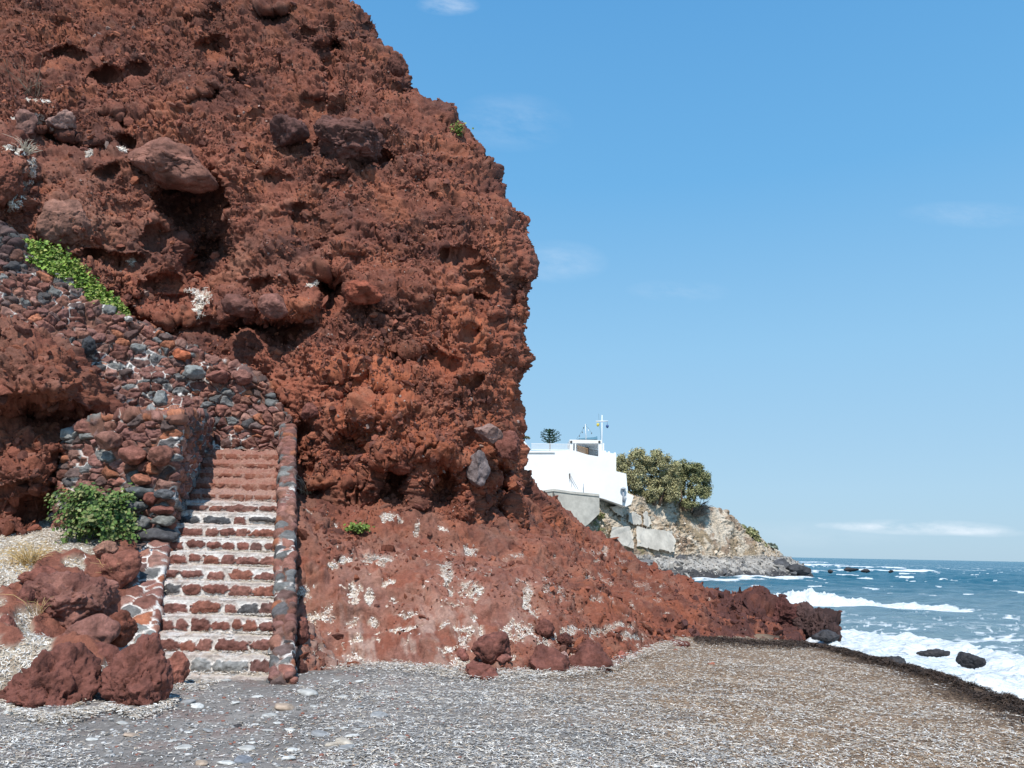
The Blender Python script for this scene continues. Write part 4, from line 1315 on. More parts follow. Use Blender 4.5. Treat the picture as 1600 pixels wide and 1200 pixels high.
# the dark weed bank on the water's edge
n = 42000
y = rs.uniform(4, 17.6, n)
x = shore_x(y) + rs.normal(0.05, 0.20, n) * np.interp(y, [10, 17], [1.0, 0.55])
nn_ = fbm(np.stack([x, y, 0 * x], -1) / 0.5, 3, 905)
k_ = rs.random(n) < np.clip(0.7 + nn_, 0, 1)
x, y = x[k_], y[k_]
z = surf_z(BEACH, x, y)
wp = np.array([hit(px_, py_, 1.07) for px_, py_ in zip(rs.uniform(1085, 1260, 5000), 1003 + np.abs(rs.normal(0, 6, 5000)) - 2)])
x, y = np.concatenate([x, wp[:, 0]]), np.concatenate([y, wp[:, 1]])
z = surf_z(BEACH, x, y)
cols = np.array([0.045, 0.030, 0.022]) * rs.uniform(0.5, 2.2, (len(x), 1))
nr = rs.normal(size=(len(x), 3)) * 0.35 + UPV
nr /= np.linalg.norm(nr, axis=1, keepdims=True)
o = strips('wet_seaweed', np.stack([x, y, z + rs.random(len(x)) * 0.04], -1), nr, 0.09, 0.011, cols, 79, lift=0.035)
tag(o, 'dark brown wet seaweed banked along the edge of the surf', 'seaweed', kind='stuff')

# litter lying on the slope, bank, cliff ledges and stair treads
def pick(V, Nn, Wt, n, seed):
    rs = np.random.default_rng(seed)
    w = np.clip(Wt.ravel(), 0, 1)
    w = w / w.sum()
    i = rs.choice(len(w), n, p=w)
    j = V.reshape(-1, 3)[i] + rs.normal(0, 0.01, (n, 3))
    nn = Nn.reshape(-1, 3)[i]
    return j, nn / np.linalg.norm(nn, axis=1, keepdims=True), rs


areaw = np.ones(AP_W.shape)
J, nn, rs = pick(VAP, AP_N, np.where(AP_W > 0.25, AP_W, 0.0) * (1.0), 30000, 91)
o = strips('seagrass_drift', J, nn, 0.042, 0.0085, 1.12 * pal_pick(rs, np.full(len(J), 0.95), np.full(len(J), 0.03)), 92, curl=0.8)
tag(o, 'white dry seagrass caught in the hollows of the red slope', 'seagrass', kind='stuff')
NB = normals_grid(VBK, (0, 0, 60))
J, nn, rs = pick(VBK, NB, np.where(BK_W > 0.4, BK_W, 0.0) * (0.6 + 0.6 * sstep(12.5, 8, VBK[..., 1])) * sstep(-12, -9.5, VBK[..., 0]), 70000, 93)
cw = pal_pick(rs, np.full(len(J), 0.84), np.full(len(J), 0.10))
pj, qj = proj(J)
straw = np.exp(-((pj - 50) / 50) ** 2 - ((qj - 872) / 18) ** 2)
cw = np.where((rs.random(len(J)) < 0.7 * straw)[:, None], np.array([0.58, 0.38, 0.15]) * rs.uniform(.7, 1.2, (len(J), 1)), cw)
o = strips('seagrass_blanket', J, nn, 0.05, 0.0105, cw, 94, curl=0.9)
tag(o, 'thick white dry seagrass covering the bank between the red ledge rocks', 'seagrass', kind='stuff')
J, nn, rs = pick(VCL, CL_N, np.where(WMC > 0.3, WMC, 0), 2600, 95)
o = strips('seagrass_streak', J, nn, 0.11, 0.016, pal_pick(rs, np.full(len(J), 0.9), np.full(len(J), 0.08)), 96)
tag(o, 'pale dry plant litter streaked down the cliff ledges above the rubble wall', 'seagrass', kind='stuff')
rs = np.random.default_rng(98)
jc = []
for k in range(2600):
    px = rs.uniform(-10, 275)
    py = np.interp(px, [-10, 20, 80, 150, 165, 215, 275], [1092, 1112, 1120, 1112, 1104, 1114, 1095]) + abs(rs.normal(0, 5)) - 3
    jc.append(hit(px, py, 1.31))
toe = np.array([(452, 1044), (520, 1046), (600, 1048), (700, 1056), (800, 1060), (900, 1054), (960, 1042), (1010, 1020), (1075, 1004)])
for k in range(6500):
    px = rs.uniform(500, 1075)
    wgt = np.exp(-((px - 800) / 190) ** 2)
    if rs.random() > 0.25 + wgt:
        continue
    jc.append(hit(px, np.interp(px, toe[:, 0], toe[:, 1]) + rs.normal(1, 5), 1.22))
jc = np.array(jc)
jc[:, 2] = np.maximum(surf_z(BEACH, jc[:, 0], jc[:, 1]), 1.25) + 0.01 + 0.03 * rs.random(len(jc))
o = strips('seagrass_fringe', jc, np.tile(UPV, (len(jc), 1)), 0.055, 0.011, pal_pick(rs, np.full(len(jc), 0.92), np.full(len(jc), 0.05)), 99, curl=0.9)
tag(o, 'white dry seagrass caught round the boulder heap and along the slope foot', 'seagrass', kind='stuff')
rs = np.random.default_rng(97)
jj = []
for k in range(0, 12):
    nk = 420 if k < 9 else 120
    yy = Y0 + RUN * k + rs.uniform(0.02, RUN, nk)
    uu = np.clip(1 - rs.exponential(0.22, nk), 0.05, 1.02)
    if k == 0:
        uu = rs.random(nk)
    xx = stair_left_x(yy) + (stair_right_x(yy) - stair_left_x(yy)) * uu
    jj.append(np.stack([xx, yy, np.full(nk, Z0 + RISE * k + 0.02)], -1))
yy = rs.uniform(9.4, 10.15, 1500)
xx = rs.uniform(-4.6, -3.5, 1500)
jj.append(np.stack([xx, yy, surf_z(BEACH, xx, yy)], -1))
J = np.concatenate(jj)
o = strips('seagrass_on_steps', J, np.tile(UPV, (len(J), 1)), 0.06, 0.010, pal_pick(rs, np.full(len(J), 0.8), np.full(len(J), 0.16)), 98)
tag(o, 'dry seagrass drifted onto the stair treads and the ground before them', 'seagrass', kind='stuff')

# --- pebbles
_pv = []
for s in range(6):
    V, F = ico(3)
    r_ = np.random.default_rng(1000 + s)
    R = V.copy()
    for _ in range(7):
        nrm = r_.normal(size=3)
        nrm /= np.linalg.norm(nrm)
        d = r_.uniform(0.6, 0.9)
        q_ = R @ nrm - d
        R -= np.where(q_ > 0, q_ * 0.6, 0)[:, None] * nrm
    R = R * np.array([1.1, 0.9, 0.5])
    _pv.append(R + 0.06 * V * fbm(V * 2 + s * 9.1, 2, 40 + s)[:, None])
PEBC = {'white': (0.55, 0.54, 0.51), 'beige': (0.46, 0.40, 0.33), 'grey': (0.27, 0.27, 0.27), 'blue': (0.17, 0.18, 0.20), 'black': (0.045, 0.04, 0.04), 'tan': (0.38, 0.29, 0.22), 'pale': (0.42, 0.41, 0.385)}
peb_mesh = {}
for cn, cv in PEBC.items():
    for s in range(6):
        peb_mesh[cn, s] = None


def pebble(px, py, w, cn, label, group='pebbles on the dark sand', flat=1.0):
    h = hit(px, py, 1.25)
    for _ in range(3):
        zz_ = float(surf_z(BEACH, np.array([h[0]]), np.array([h[1]]))[0])
        h = hit(px, py, zz_ + 0.01)
    s = random.randrange(6)
    if peb_mesh[cn, s] is None:
        R = _pv[s]
        c = np.array(PEBC[cn]) * (1 + 0.5 * fbm(R * 2.5 + s * 3, 4, 60 + s)[:, None])
        me = mesh_np('pebble', R, ico(3)[1], c)
        me.materials.append(M_PEB)
        peb_mesh[cn, s] = me
    o = bpy.data.objects.new('pebble', peb_mesh[cn, s])
    COL.objects.link(o)
    r = w / 2 * h[1] / FPX
    o.scale = (r, r * 0.9, r * 0.75 * flat)
    o.location = (h[0], h[1], zz_ + r * 0.10)
    o.rotation_euler = (random.uniform(-.15, .15), random.uniform(-.15, .15), random.uniform(-0.5, 0.5))
    return tag(o, label, 'pebble', group)


def c2(cx, cy):
    return 300 + cx / 3.2, 1000 + cy / 3.2


special = [(28, 1113, 34, 'white', 'big whitish stone lying against the largest maroon boulder'), (*c2(230, 430), 17, 'black', 'small black pebble alone on the dark sand below the stairs'),
           (*c2(255, 600), 30, 'blue', 'largest blue-grey pebble on the dark sand'), (*c2(45, 613), 22, 'tan', 'rounded tan pebble close to the blue-grey one'),
           (*c2(480, 587), 21, 'white', 'upright oval white pebble beyond the blue-grey one'), (*c2(760, 512), 32, 'beige', 'broad beige pebble topping a cluster of three'),
           (*c2(695, 518), 17, 'beige', 'short beige pebble on the stairs side of the cluster of three'), (*c2(770, 540), 28, 'grey', 'flat grey pebble lying lowest in the cluster of three'),
           (*c2(460, 336), 32, 'tan', 'long flat tan stone on the sand below the parapet foot'), (293, 1097, 22, 'grey', 'grey stone on the sand beside the flat pale red rock'),
           (308, 1103, 20, 'white', 'white stone touching the grey one by the flat pale red rock'), (*c2(20, 327), 17, 'white', 'white angular pebble just seaward of the pair by the pale red rock'),
           (*c2(575, 268), 34, 'pale', 'long flat pale stone between the parapet foot and the red slope')]
for px, py, w, cn, lab in special:
    pebble(px, py, w, cn, lab)
for cx, cy, w, cn in ((830, 207, 16, 'white'), (750, 283, 19, 'pale'), (720, 205, 11, 'white'), (325, 283, 18, 'white'), (610, 330, 16, 'pale'), (390, 375, 22, 'pale'), (430, 412, 13, 'white'), (490, 447, 17, 'white'),
                      (380, 450, 18, 'pale'), (80, 450, 18, 'grey'), (300, 510, 14, 'white'), (270, 540, 26, 'pale'), (170, 612, 24, 'white'), (640, 470, 30, 'grey'), (860, 430, 16, 'grey'), (690, 440, 16, 'pale'), (820, 445, 14, 'pale'),
                      (800, 478, 22, 'white'), (930, 375, 28, 'grey'), (1130, 288, 12, 'white'), (830, 335, 18, 'grey'), (830, 400, 11, 'pale'), (770, 605, 18, 'pale'), (555, 600, 13, 'grey'), (500, 545, 18, 'white'), (170, 200, 15, 'pale'),
                      (965, 253, 9, 'white'), (215, 312, 14, 'white'), (760, 435, 12, 'white'), (-20, 455, 12, 'grey'), (-100, 500, 14, 'pale'), (320, 420, 10, 'white'), (590, 620, 12, 'grey'), (1050, 480, 14, 'pale'), (1000, 560, 12, 'grey')):
    px, py = c2(cx, cy)
    word = {'white': 'small white pebble lying loose on the dark sand below the stairs', 'pale': 'small pale grey pebble lying loose on the dark sand below the stairs', 'grey': 'small mid-grey pebble lying loose on the dark sand below the stairs'}[cn]
    pebble(px, py, w, cn, word, flat=0.7)
for px, py, w, cn in ((294, 1143, 13, 'white'), (286, 1167, 24, 'pale'), (315, 1190, 16, 'pale'), (193, 1129, 18, 'pale'), (144, 1154, 16, 'white'), (174, 1122, 7, 'white'), (230, 1110, 9, 'white'), (120, 1172, 14, 'pale'), (205, 1148, 26, 'tan'), (60, 1190, 16, 'pale')):
    word = {'white': 'small white pebble lying loose on the dark sand in front of the boulders', 'pale': 'small pale grey pebble lying loose on the dark sand in front of the boulders', 'tan': 'wide tan stone half buried in the dark sand in front of the boulders'}[cn]
    pebble(px, py, w, cn, word, flat=0.6)

# fine gravel nobody could count
rs = np.random.default_rng(123)
n = 9000
y = rs.uniform(5.2, 11.0, n)
x = rs.uniform(-7.5, 1.0, n)
k_ = (x < -0.2 + 1.2 * rs.normal(size=n)) & ~((x < stair_right_x(y) + 0.35) & (y > 9.6)) & ~((x < stair_left_x(10)) & (y > 8.3))
x, y = x[k_], y[k_]
z = surf_z(BEACH, x, y)
V, F = ico(1)
sz = 0.006 + 0.018 * rs.random(len(x)) ** 3
sc3 = np.stack([sz * rs.uniform(.9, 1.5, len(x)), sz, sz * .5], -1)
ang_ = rs.uniform(0, 6.28, len(x))
VV = V[None] * sc3[:, None]
ca, sa = np.cos(ang_)[:, None], np.sin(ang_)[:, None]
VV = np.stack([VV[..., 0] * ca - VV[..., 1] * sa, VV[..., 0] * sa + VV[..., 1] * ca, VV[..., 2]], -1) + np.stack([x, y, z + sz * .2], -1)[:, None]
FF = (F[None] + (np.arange(len(x)) * len(V))[:, None, None]).reshape(-1, 3)
gc = np.array([0.30, 0.29, 0.28]) * rs.uniform(0.3, 1.9, (len(x), 1))
gc = np.where((rs.random(len(x)) < 0.12)[:, None], np.array([0.26, 0.11, 0.08]), gc)
o = link('gravel', mesh_np('gravel', VV.reshape(-1, 3), FF, np.repeat(gc[:, None], len(V), 1).reshape(-1, 3)), M_PEB)
tag(o, 'fine grey gravel scattered over the dark sand', 'gravel', kind='stuff')


# ==================================================================== PLANTS
def leaves(name, P, Nn, size, cols, seed, mat=None, parent=None, round_=True, tilt=0.5, aspect=1.0):
    """one small folded leaf per point"""
    rs = np.random.default_rng(seed)
    n = len(P)
    nr = Nn + tilt * rs.normal(size=(n, 3))
    nr /= np.linalg.norm(nr, axis=1, keepdims=True)
    a = rs.normal(size=(n, 3))
    a -= (a * nr).sum(1, keepdims=True) * nr
    a /= np.linalg.norm(a, axis=1, keepdims=True)
    b = np.cross(nr, a)
    s = size * rs.uniform(0.6, 1.25, (n, 1))
    prof = [(-1, 0), (-0.35, 0.75), (0.45, 0.65), (1, 0), (0.45, -0.65), (-0.35, -0.75)]
    V = np.zeros((n, 6, 3))
    for i, (u, w) in enumerate(prof):
        V[:, i] = P + a * s * u * 0.5 * aspect + b * s * w * 0.55 + nr * (abs(w) * 0.18 * s)
    base = (np.arange(n) * 6)[:, None]
    F = np.concatenate([base + np.array([[0, 1, 2, 3]]), base + np.array([[0, 3, 4, 5]])], 0)
    return link(name, mesh_np(name, V.reshape(-1, 3), F, np.repeat(cols[:, None], 6, 1).reshape(-1, 3), smooth=False), mat or M_LEAF, parent)


def leafcol(rs, n, pal, lo_=0.7, hi=1.25):
    pal = np.array(pal)
    return pal[rs.integers(0, len(pal), n)] * rs.uniform(lo_, hi, (n, 1))


# caper bush at the wall foot
rs = np.random.default_rng(31)
bc = at(150, 800, 12.25)
bush = thing('caper_bush', at(150, 838, 12.2), 'round green leafy bush spilling from the foot of the stone retaining wall', 'bush')
ax = []
mb = MB()
root = at(165, 815, 12.7)
for i in range(58):
    tx, ty = rs.normal(150, 38), rs.uniform(762, 848)
    d = ((tx - 150) / 76) ** 2 + ((ty - 800) / 50) ** 2
    if d > 1.05:
        tx, ty = 150 + (tx - 150) * 0.6, 800 + (ty - 800) * 0.8
    end = at(tx, ty, 12.25 + rs.uniform(-0.5, 0.25) + 0.3 * d)
    midp = (root + end) / 2 + np.array([0, -0.15, 0.28])
    pts = [root * (1 - t_) ** 2 + 2 * t_ * (1 - t_) * midp + t_ ** 2 * end for t_ in np.linspace(0, 1, 9)]
    mb.tube(pts, list(np.linspace(0.012, 0.004, 9)), 5)
    for p in pts[3:]:
        for _ in range(13):
            ax.append(p + rs.normal(0, 0.055, 3))
for tx, ty in ((75, 800), (82, 812), (90, 822), (100, 840), (92, 848), (210, 840), (218, 828), (205, 800), (88, 790)):
    e = at(tx, ty, 12.0)
    for t_ in np.linspace(0.3, 1, 8):
        for _ in range(5):
            ax.append(root * (1 - t_) + e * t_ + rs.normal(0, 0.04, 3))
ax = np.array(ax)
mb.build('stem', mat_plain('caper_stem', (0.16, 0.20, 0.06), 0.7), bush, True)
nn = (ax - (bc + np.array([0, 0.5, -0.3])))
nn /= np.linalg.norm(nn, axis=1, keepdims=True)
leaves('foliage', ax, nn + np.array([0, -0.3, 0.5]), 0.062, leafcol(rs, len(ax), [[0.075, 0.135, 0.028], [0.10, 0.165, 0.035], [0.055, 0.105, 0.025], [0.16, 0.21, 0.06], [0.20, 0.21, 0.08]], 0.6, 1.3), 32, parent=bush)

# creeper on top of the sloping wall
rs = np.random.default_rng(41)
pw, qw = proj(UPW)
top_y = np.interp(np.arange(0, 300), up[:, 0], up[:, 1])
pts = []
for _ in range(5200):
    u = rs.random()
    px = 34 + u * 170
    thick = 36 * math.sin(math.pi * min(1, 0.12 + u * 0.88)) ** 0.6 + 6
    yl = np.interp(px, up[:, 0], up[:, 1]) + 2
    py = yl - rs.random() * thick * (1.0 + 0.15 * rs.normal())
    Y = np.interp(px, up[:, 0], up[:, 2]) - 0.02 + (yl - py) / 36 * 0.45 + rs.normal(0, 0.05)
    pts.append(at(px, py, Y))
pts = np.array(pts)
cre = thing('green_creeper', at(120, 470, 15.4), 'bright green creeper draped along the top of the climbing rubble wall', 'creeper')
leaves('foliage', pts, np.tile(np.array([-0.1, -0.75, 0.7]), (len(pts), 1)), 0.075, leafcol(rs, len(pts), [[0.17, 0.27, 0.035], [0.22, 0.32, 0.05], [0.12, 0.21, 0.03], [0.28, 0.37, 0.08], [0.08, 0.14, 0.02], [0.34, 0.36, 0.10]], 0.55, 1.3), 42, parent=cre, tilt=0.75)
mb = MB()
vine = [at(px, np.interp(px, up[:, 0], up[:, 1]) - 4, np.interp(px, up[:, 0], up[:, 2]) + 0.1) for px in np.linspace(38, 200, 14)]
mb.tube(vine, 0.014, 5)
mb.build('stem', M_BARK, cre, True)


def on_mesh(V, px, py, pv=None):
    a, b = proj(V) if pv is None else pv
    d = (a - px) ** 2 + (b - py) ** 2
    fl = V.reshape(-1, 3)
    i = np.argsort(d.ravel())[:6]
    j = i[np.argmin(fl[i][:, 1])]
    return fl[j]


PV_CL, PV_AP, PV_BK = proj(VCL), proj(VAP), proj(VBK)
for (px, py, w, n_, lab, src) in ((722, 207, 9, 260, 'small green plant growing on the cliff edge against the sky', 'c'), (562, 830, 14, 240, 'little yellow-green plant sprouting on the red slope', 'a')):
    b0 = on_mesh(VCL if src == 'c' else VAP, px - (6 if src == 'c' else 0), py, PV_CL if src == 'c' else PV_AP)
    r_ = w * b0[1] / FPX
    p_ = b0 + rs.normal(size=(n_, 3)) * np.array([0.6, 0.4, 0.6 if src == 'c' else 0.22]) * r_ + np.array([0, -0.12, 0.08])
    t_ = thing('small_plant', b0, lab, 'plant')
    leaves('foliage', p_, np.tile([0, -0.6, 0.7], (n_, 1)), 0.06, leafcol(rs, n_, [[0.16, 0.24, 0.04], [0.22, 0.28, 0.06], [0.11, 0.17, 0.03]]), 43 + n_, parent=t_)
    mb = MB()
    for i in range(6):
        e = b0 + rs.normal(size=3) * r_ * 0.5 + np.array([0, -.1, .1])
        mb.tube([b0 + np.array([0, 0.05, -0.05]), (b0 + e) / 2 + np.array([0, 0, .02]), e], 0.006, 4)
        mb.build('stem', M_BARK, t_, True)
        mb = MB()


def tuft(px, py, h, n_, lab, V, pv, mat, spread=0.5, seed=0, wid=0.004, twig=False):
    rs = np.random.default_rng(seed)
    b0 = on_mesh(V, px, py, pv)
    mb = MB()
    for i in range(n_):
        d = rs.normal(size=3) * spread
        d[2] = abs(d[2]) * 0.4 + 1.0
        d[1] -= 0.35
        d /= np.linalg.norm(d)
        L = h * rs.uniform(0.5, 1.1)
        s_ = b0 + rs.normal(size=3) * h * 0.13
        s_[2] = b0[2] + rs.normal() * h * 0.05
        bend = np.array([rs.normal() * 0.2, rs.normal() * 0.2 - 0.1, -0.25]) * L
        pts = [s_, s_ + d * L * 0.4, s_ + d * L * 0.75 + bend * 0.3, s_ + d * L + bend]
        mb.tube(pts, [wid, wid * 0.9, wid * 0.6, wid * 0.25], 4)
        if twig:
            for q_ in (1, 2):
                e = pts[q_] + (d + rs.normal(size=3) * 0.6) * L * 0.3
                mb.tube([pts[q_], e], [wid * 0.6, wid * 0.2], 4)
    o = mb.build('dry_grass_tuft' if not twig else 'dry_shrub', mat, None, True)
    return tag(o, lab, 'grass' if not twig else 'shrub')


M_PALE = mat_plain('bleached_grass', lin(215, 205, 185), 0.85, 0.15, 12)
tuft(44, 880, 0.42, 70, 'straw-yellow dry grass tuft on the white seagrass bank', VBK, PV_BK, M_STRAW, 0.7, 1)
tuft(172, 905, 0.40, 26, 'thin yellow dry stalks drooping beside the brownish red block', VBK, PV_BK, M_STRAW, 0.5, 2)
tuft(62, 958, 0.36, 12, 'few dry stalks standing by the broad low ledge rock', VBK, PV_BK, M_STRAW, 0.4, 3)
tuft(478, 772, 0.5, 46, 'pale dry grass tuft at the outer foot of the stair parapet', VAP, PV_AP, M_PALE, 0.6, 4)
tuft(40, 236, 0.38, 50, 'bleached grass tuft on the cliff above the dark wall stones', VCL, PV_CL, M_PALE, 0.9, 5, 0.008)
tuft(48, 150, 1.1, 16, 'leafless twiggy shrub on the cliff above the veined boulder', VCL, PV_CL, M_BARK, 0.5, 6, 0.011, True)

# ==================================================================== FAR HEADLAND
HB = [  # px : foot py, Y ; mid py, Y ; ridge py, Y
    (770, 880, 76, 812, 88, 768, 97),
    (840, 862, 82, 810, 90, 770, 97),
    (900, 862, 90, 815, 94, 775, 98),
    (960, 872, 97, 822, 99, 782, 102),
    (985, 874, 99, 826, 101.5, 777, 104),
    (1020, 874, 102, 828, 104, 777, 107),
    (1060, 875, 105, 835, 107, 783, 110),
    (1100, 875, 108, 838, 110, 791, 113),
    (1138, 875, 111, 842, 113, 799, 116),
    (1146, 875, 112, 846, 114, 816, 117),
    (1170, 874, 114, 850, 116, 830, 119),
    (1190, 873, 116, 857, 118, 846, 120),
    (1208, 872, 118, 863, 120, 856, 122),
    (1220, 872, 120, 868, 122, 863, 123),
    (1226, 873, 121, 872, 122.5, 871, 124)]
hb = np.array(HB, float)
cols_px = np.linspace(770, 1226, 420)
I = lambda k: np.interp(cols_px, hb[:, 0], hb[:, k])
foot = at(cols_px, I(1), I(2))
mid = at(cols_px, I(3), I(4))
top = at(cols_px, I(5), I(6))
foot[:, 2] = np.maximum(foot[:, 2], 1.6)
R_ = []
for t_ in np.linspace(0, 1, 60):            # shore platform from the water to the foot
    R_.append(np.stack([foot[:, 0] + (1 - t_) * 4.0, foot[:, 1] - (1 - t_) * 8.5 * np.clip((1236 - cols_px) / 60, 0.4, 1), -0.9 + (foot[:, 2] + 0.9) * min(1, t_ * 1.25) ** 0.75], -1))
npf = len(R_)
for t_ in np.linspace(0, 1, 75)[1:]:
    R_.append(foot + (mid - foot) * t_)
for t_ in np.linspace(0, 1, 75)[1:]:
    R_.append(mid + (top - mid) * t_)
for t_ in np.linspace(0, 1, 30)[1:]:
    R_.append(top + np.array([-8, 60, 0.6]) * t_ - np.array([0, 0, 3]) * t_ * np.clip((cols_px - 1140) / 90, 0, 1)[:, None])
P = np.array(R_)
N_ = normals_grid(P, (60, 0, 120))
tt_ = np.concatenate([np.zeros(npf), np.ones(P.shape[0] - npf)])[:, None]
Pl = P.copy()
D = 0.45 * fbm(P / 5, 4, 1000) + 0.5 * fbm(P / np.array([1.6, 1.6, 0.8]), 5, 1001, 0.65, ridged=True) - 0.2
st_m = sstep(0.3, -0.3, fbm(P / 5 + 7, 3, 1003))
D = D * (0.4 + 0.8 * st_m)
hc1 = clasts(P, 1.6, 1020, 0.2, 0.6, 0.5)[0]
hc2 = clasts(P, 0.7, 1021, 0.2, 0.6, 0.7)[0]
D = np.where(tt_ > 0, D + 0.3 * hc2, 0.35 * fbm(P / 2.0, 4, 1004) + 0.7 * hc1 + 0.8 * hc2)
rock_c = mixc(np.array([0.50, 0.41, 0.31]) * np.ones(P.shape), np.array([0.60, 0.52, 0.42]), 0.5 + 1.2 * fbm(P / 3, 4, 1006))
rock_c = mixc(rock_c, np.array([0.31, 0.22, 0.155]), sstep(0.1, 0.5, fbm(P / 2.2 + 5, 4, 1007, .6)))
dry = mixc(np.array([0.33, 0.25, 0.16]) * np.ones(P.shape), np.array([0.27, 0.20, 0.135]), 0.5 + fbm(P / 1.2, 4, 1008))
ph, qh = proj(P)
gm = sstep(-0.05, 0.25, fbm(P / 4.5 + 2, 4, 1009, .6) + 0.25 * sstep(850, 800, qh) - 0.2)
c = mixc(rock_c, dry, gm)
c = mixc(c, np.array([0.15, 0.16, 0.055]), 0.75 * sstep(0.22, 0.45, fbm(P / 2.6 + 12, 4, 1010, .6)) * sstep(1080, 930, ph))
c = mixc(c, np.array([0.17, 0.17, 0.06]), 0.8 * np.exp(-((ph - 875 - (qh - 815) * 0.9) / 14) ** 2) * sstep(0.0, 0.3, fbm(P / 1.5 + 15, 3, 1011) + .3))
c = mixc(c, np.array([0.40, 0.22, 0.13]), 0.7 * np.exp(-((ph - 990) / 14) ** 2 - ((qh - 768) / 10) ** 2))
plat = mixc(np.array([0.33, 0.305, 0.275]) * np.ones(P.shape), np.array([0.44, 0.41, 0.37]), 0.5 + 1.2 * fbm(P / 1.5, 4, 1012))
plat = mixc(plat, np.array([0.06, 0.058, 0.06]), sstep(1.3, 0.7, P[..., 2] + 0.6 * fbm(P / 2.5, 3, 1013)))
c = np.where(tt_[..., None] > 0, c, plat)
c = mixc(c, plat, (1 - sstep(0.0, 0.5, P[..., 2] - foot[None, :, 2] - 0.25)) * (tt_ > 0))
VHD = P + N_ * D[..., None]
head = tag(link('headland_hill', mesh_np('headland_hill', VHD, grid_faces(*P.shape[:2]), c), M_FAR), kind='structure')
PV_HD = proj(VHD)

GREYS = [(0.28, 0.26, 0.24), (0.36, 0.335, 0.30), (0.20, 0.19, 0.18), (0.12, 0.117, 0.117), (0.42, 0.39, 0.35), (0.25, 0.235, 0.22)]
BEIGE = [(0.46, 0.37, 0.28), (0.54, 0.46, 0.37), (0.36, 0.28, 0.2), (0.6, 0.53, 0.44), (0.27, 0.21, 0.15)]
ispl = np.zeros(P.shape[:2])
ispl[8:npf + 6] = 1
fragments('shore_rubble', VHD, N_, ispl * (P[..., 2] > 0.3), 2600, 361, 0.08, 0.42, 0.5, 'grey stones and shingle strewn along the far shore', pal=GREYS)
issl = np.zeros(P.shape[:2])
issl[npf + 6:npf + 145] = 1
fragments('slope_debris', VHD, N_, issl * (0.2 + st_m), 2200, 362, 0.06, 0.30, 0.45, 'pale broken rock covering the far slope below the trees', pal=BEIGE)
M_TUFT = M_LEAF

# boulders on its shore
GH = 'boulders on the far shore'
for args in ((988, 1022, 873, 892, 96, 201, (0.17, 0.165, 0.165), 'broad light grey boulder on the far shore nearest the red slope'),
             (1054, 1073, 866, 880, 104, 202, (0.09, 0.088, 0.09), 'dark grey boulder at the foot of the pale far slope'),
             (1206, 1236, 873, 897, 112, 203, (0.085, 0.085, 0.09), 'tallest dark boulder where the far shore meets the surf'),
             (1232, 1268, 882, 901, 110, 204, (0.06, 0.06, 0.064), 'low black rock past the tallest boulder at the far shore tip'),
             (1085, 1108, 885, 896, 101, 205, (0.38, 0.36, 0.34), 'pale flat rock on the dark far shore'),
             (1102, 1114, 879, 887, 106, 206, (0.10, 0.10, 0.105), 'small dark rock among the far shore shingle')):
    x0, x1, y0, y1, Y, sd, col, lab = args
    rock_px('shore_boulder', x0, x1, y0, y1, Y, sd, np.array(col), lab, group=GH, ang=0.85, sub=4)
for i_, (px, py, w, h_, Y, lab) in enumerate(((1330, 889, 22, 5, 126, 'long black reef rock among far breakers'), (1352, 891, 14, 4, 130, 'black reef rock seaward of the long one in far breakers'), (1298, 892, 8, 4, 124, 'small black reef rock by the far shore tip'), (1392, 892, 8, 3, 128, 'outermost little black reef rock in the far breakers'))):
    rock_px('reef_rock', px - w / 2, px + w / 2, py - h_ / 2, py + h_ / 2 + 2, Y, 220 + i_, BLK * 1.3, lab, group='reef rocks in the far breakers', ang=0.6, sub=3, mat=M_WET)

# loose blocks on the slope give it grain
rs = np.random.default_rng(9)

# old plaster facings on the slope
GP = 'plaster facings on the far slope'
for i_, (poly, lab) in enumerate((([(956, 823), (984, 822), (988, 835), (991, 857), (972, 852), (954, 842)], 'cracked white plaster facing closest to the red slope, low on the far slope'),
                                  ([(995, 820), (1003, 824), (1014, 826), (1026, 827), (1050, 830), (1056, 845), (1053, 862), (1040, 861), (1016, 857), (995, 853)], 'widest white plaster facing low on the far slope'),
                                  ([(982, 803), (990, 800), (1002, 806), (1003, 818), (992, 820), (983, 815)], 'small white plaster patch in the middle of the far slope'),
                                  ([(1006, 802), (1011, 798), (1018, 818), (1012, 824), (1006, 820)], 'narrow white plaster sliver beside the small patch on the far slope'),
                                  ([(954, 792), (972, 789), (974, 806), (966, 805)], 'uppermost white plaster patch just under the white house'))):
    pts = []
    cpx = np.mean([p[0] for p in poly])
    cpy = np.mean([p[1] for p in poly])
    for px, py in poly:
        pts.append(on_mesh(VHD, px, py, PV_HD))
    # best-fit plane kept just proud of the ground
    A = np.array(pts)
    Yp = np.polyfit(A[:, 0], A[:, 1], 1)
    pts = []
    for (px, py), a in zip(poly, A):
        q_ = at(px, py, np.polyval(Yp, a[0]) - 0.95 + 0.25 * (a[2] - A[:, 2].mean()))
        pts.append(q_)
    nf_ = 40
    rj = np.random.default_rng(300 + i_)
    rough_ = []
    for a_, b_ in zip(pts, pts[1:] + pts[:1]):
        for t_ in np.linspace(0, 1, 9)[:-1]:
            rough_.append(a_ * (1 - t_) + b_ * t_ + np.array([rj.normal() * 0.06, 0, rj.normal() * 0.07]))
    o = MB().prism(rough_, (0.0, 2.2, -0.2)).build('plaster_wall', M_PLAST)
    bpy_me = o.data
    tag(o, lab, 'wall', GP)

# concrete retaining wall below the house
def c7(cx, cy):
    return 800 + cx / 6.667, 640 + cy / 6.667


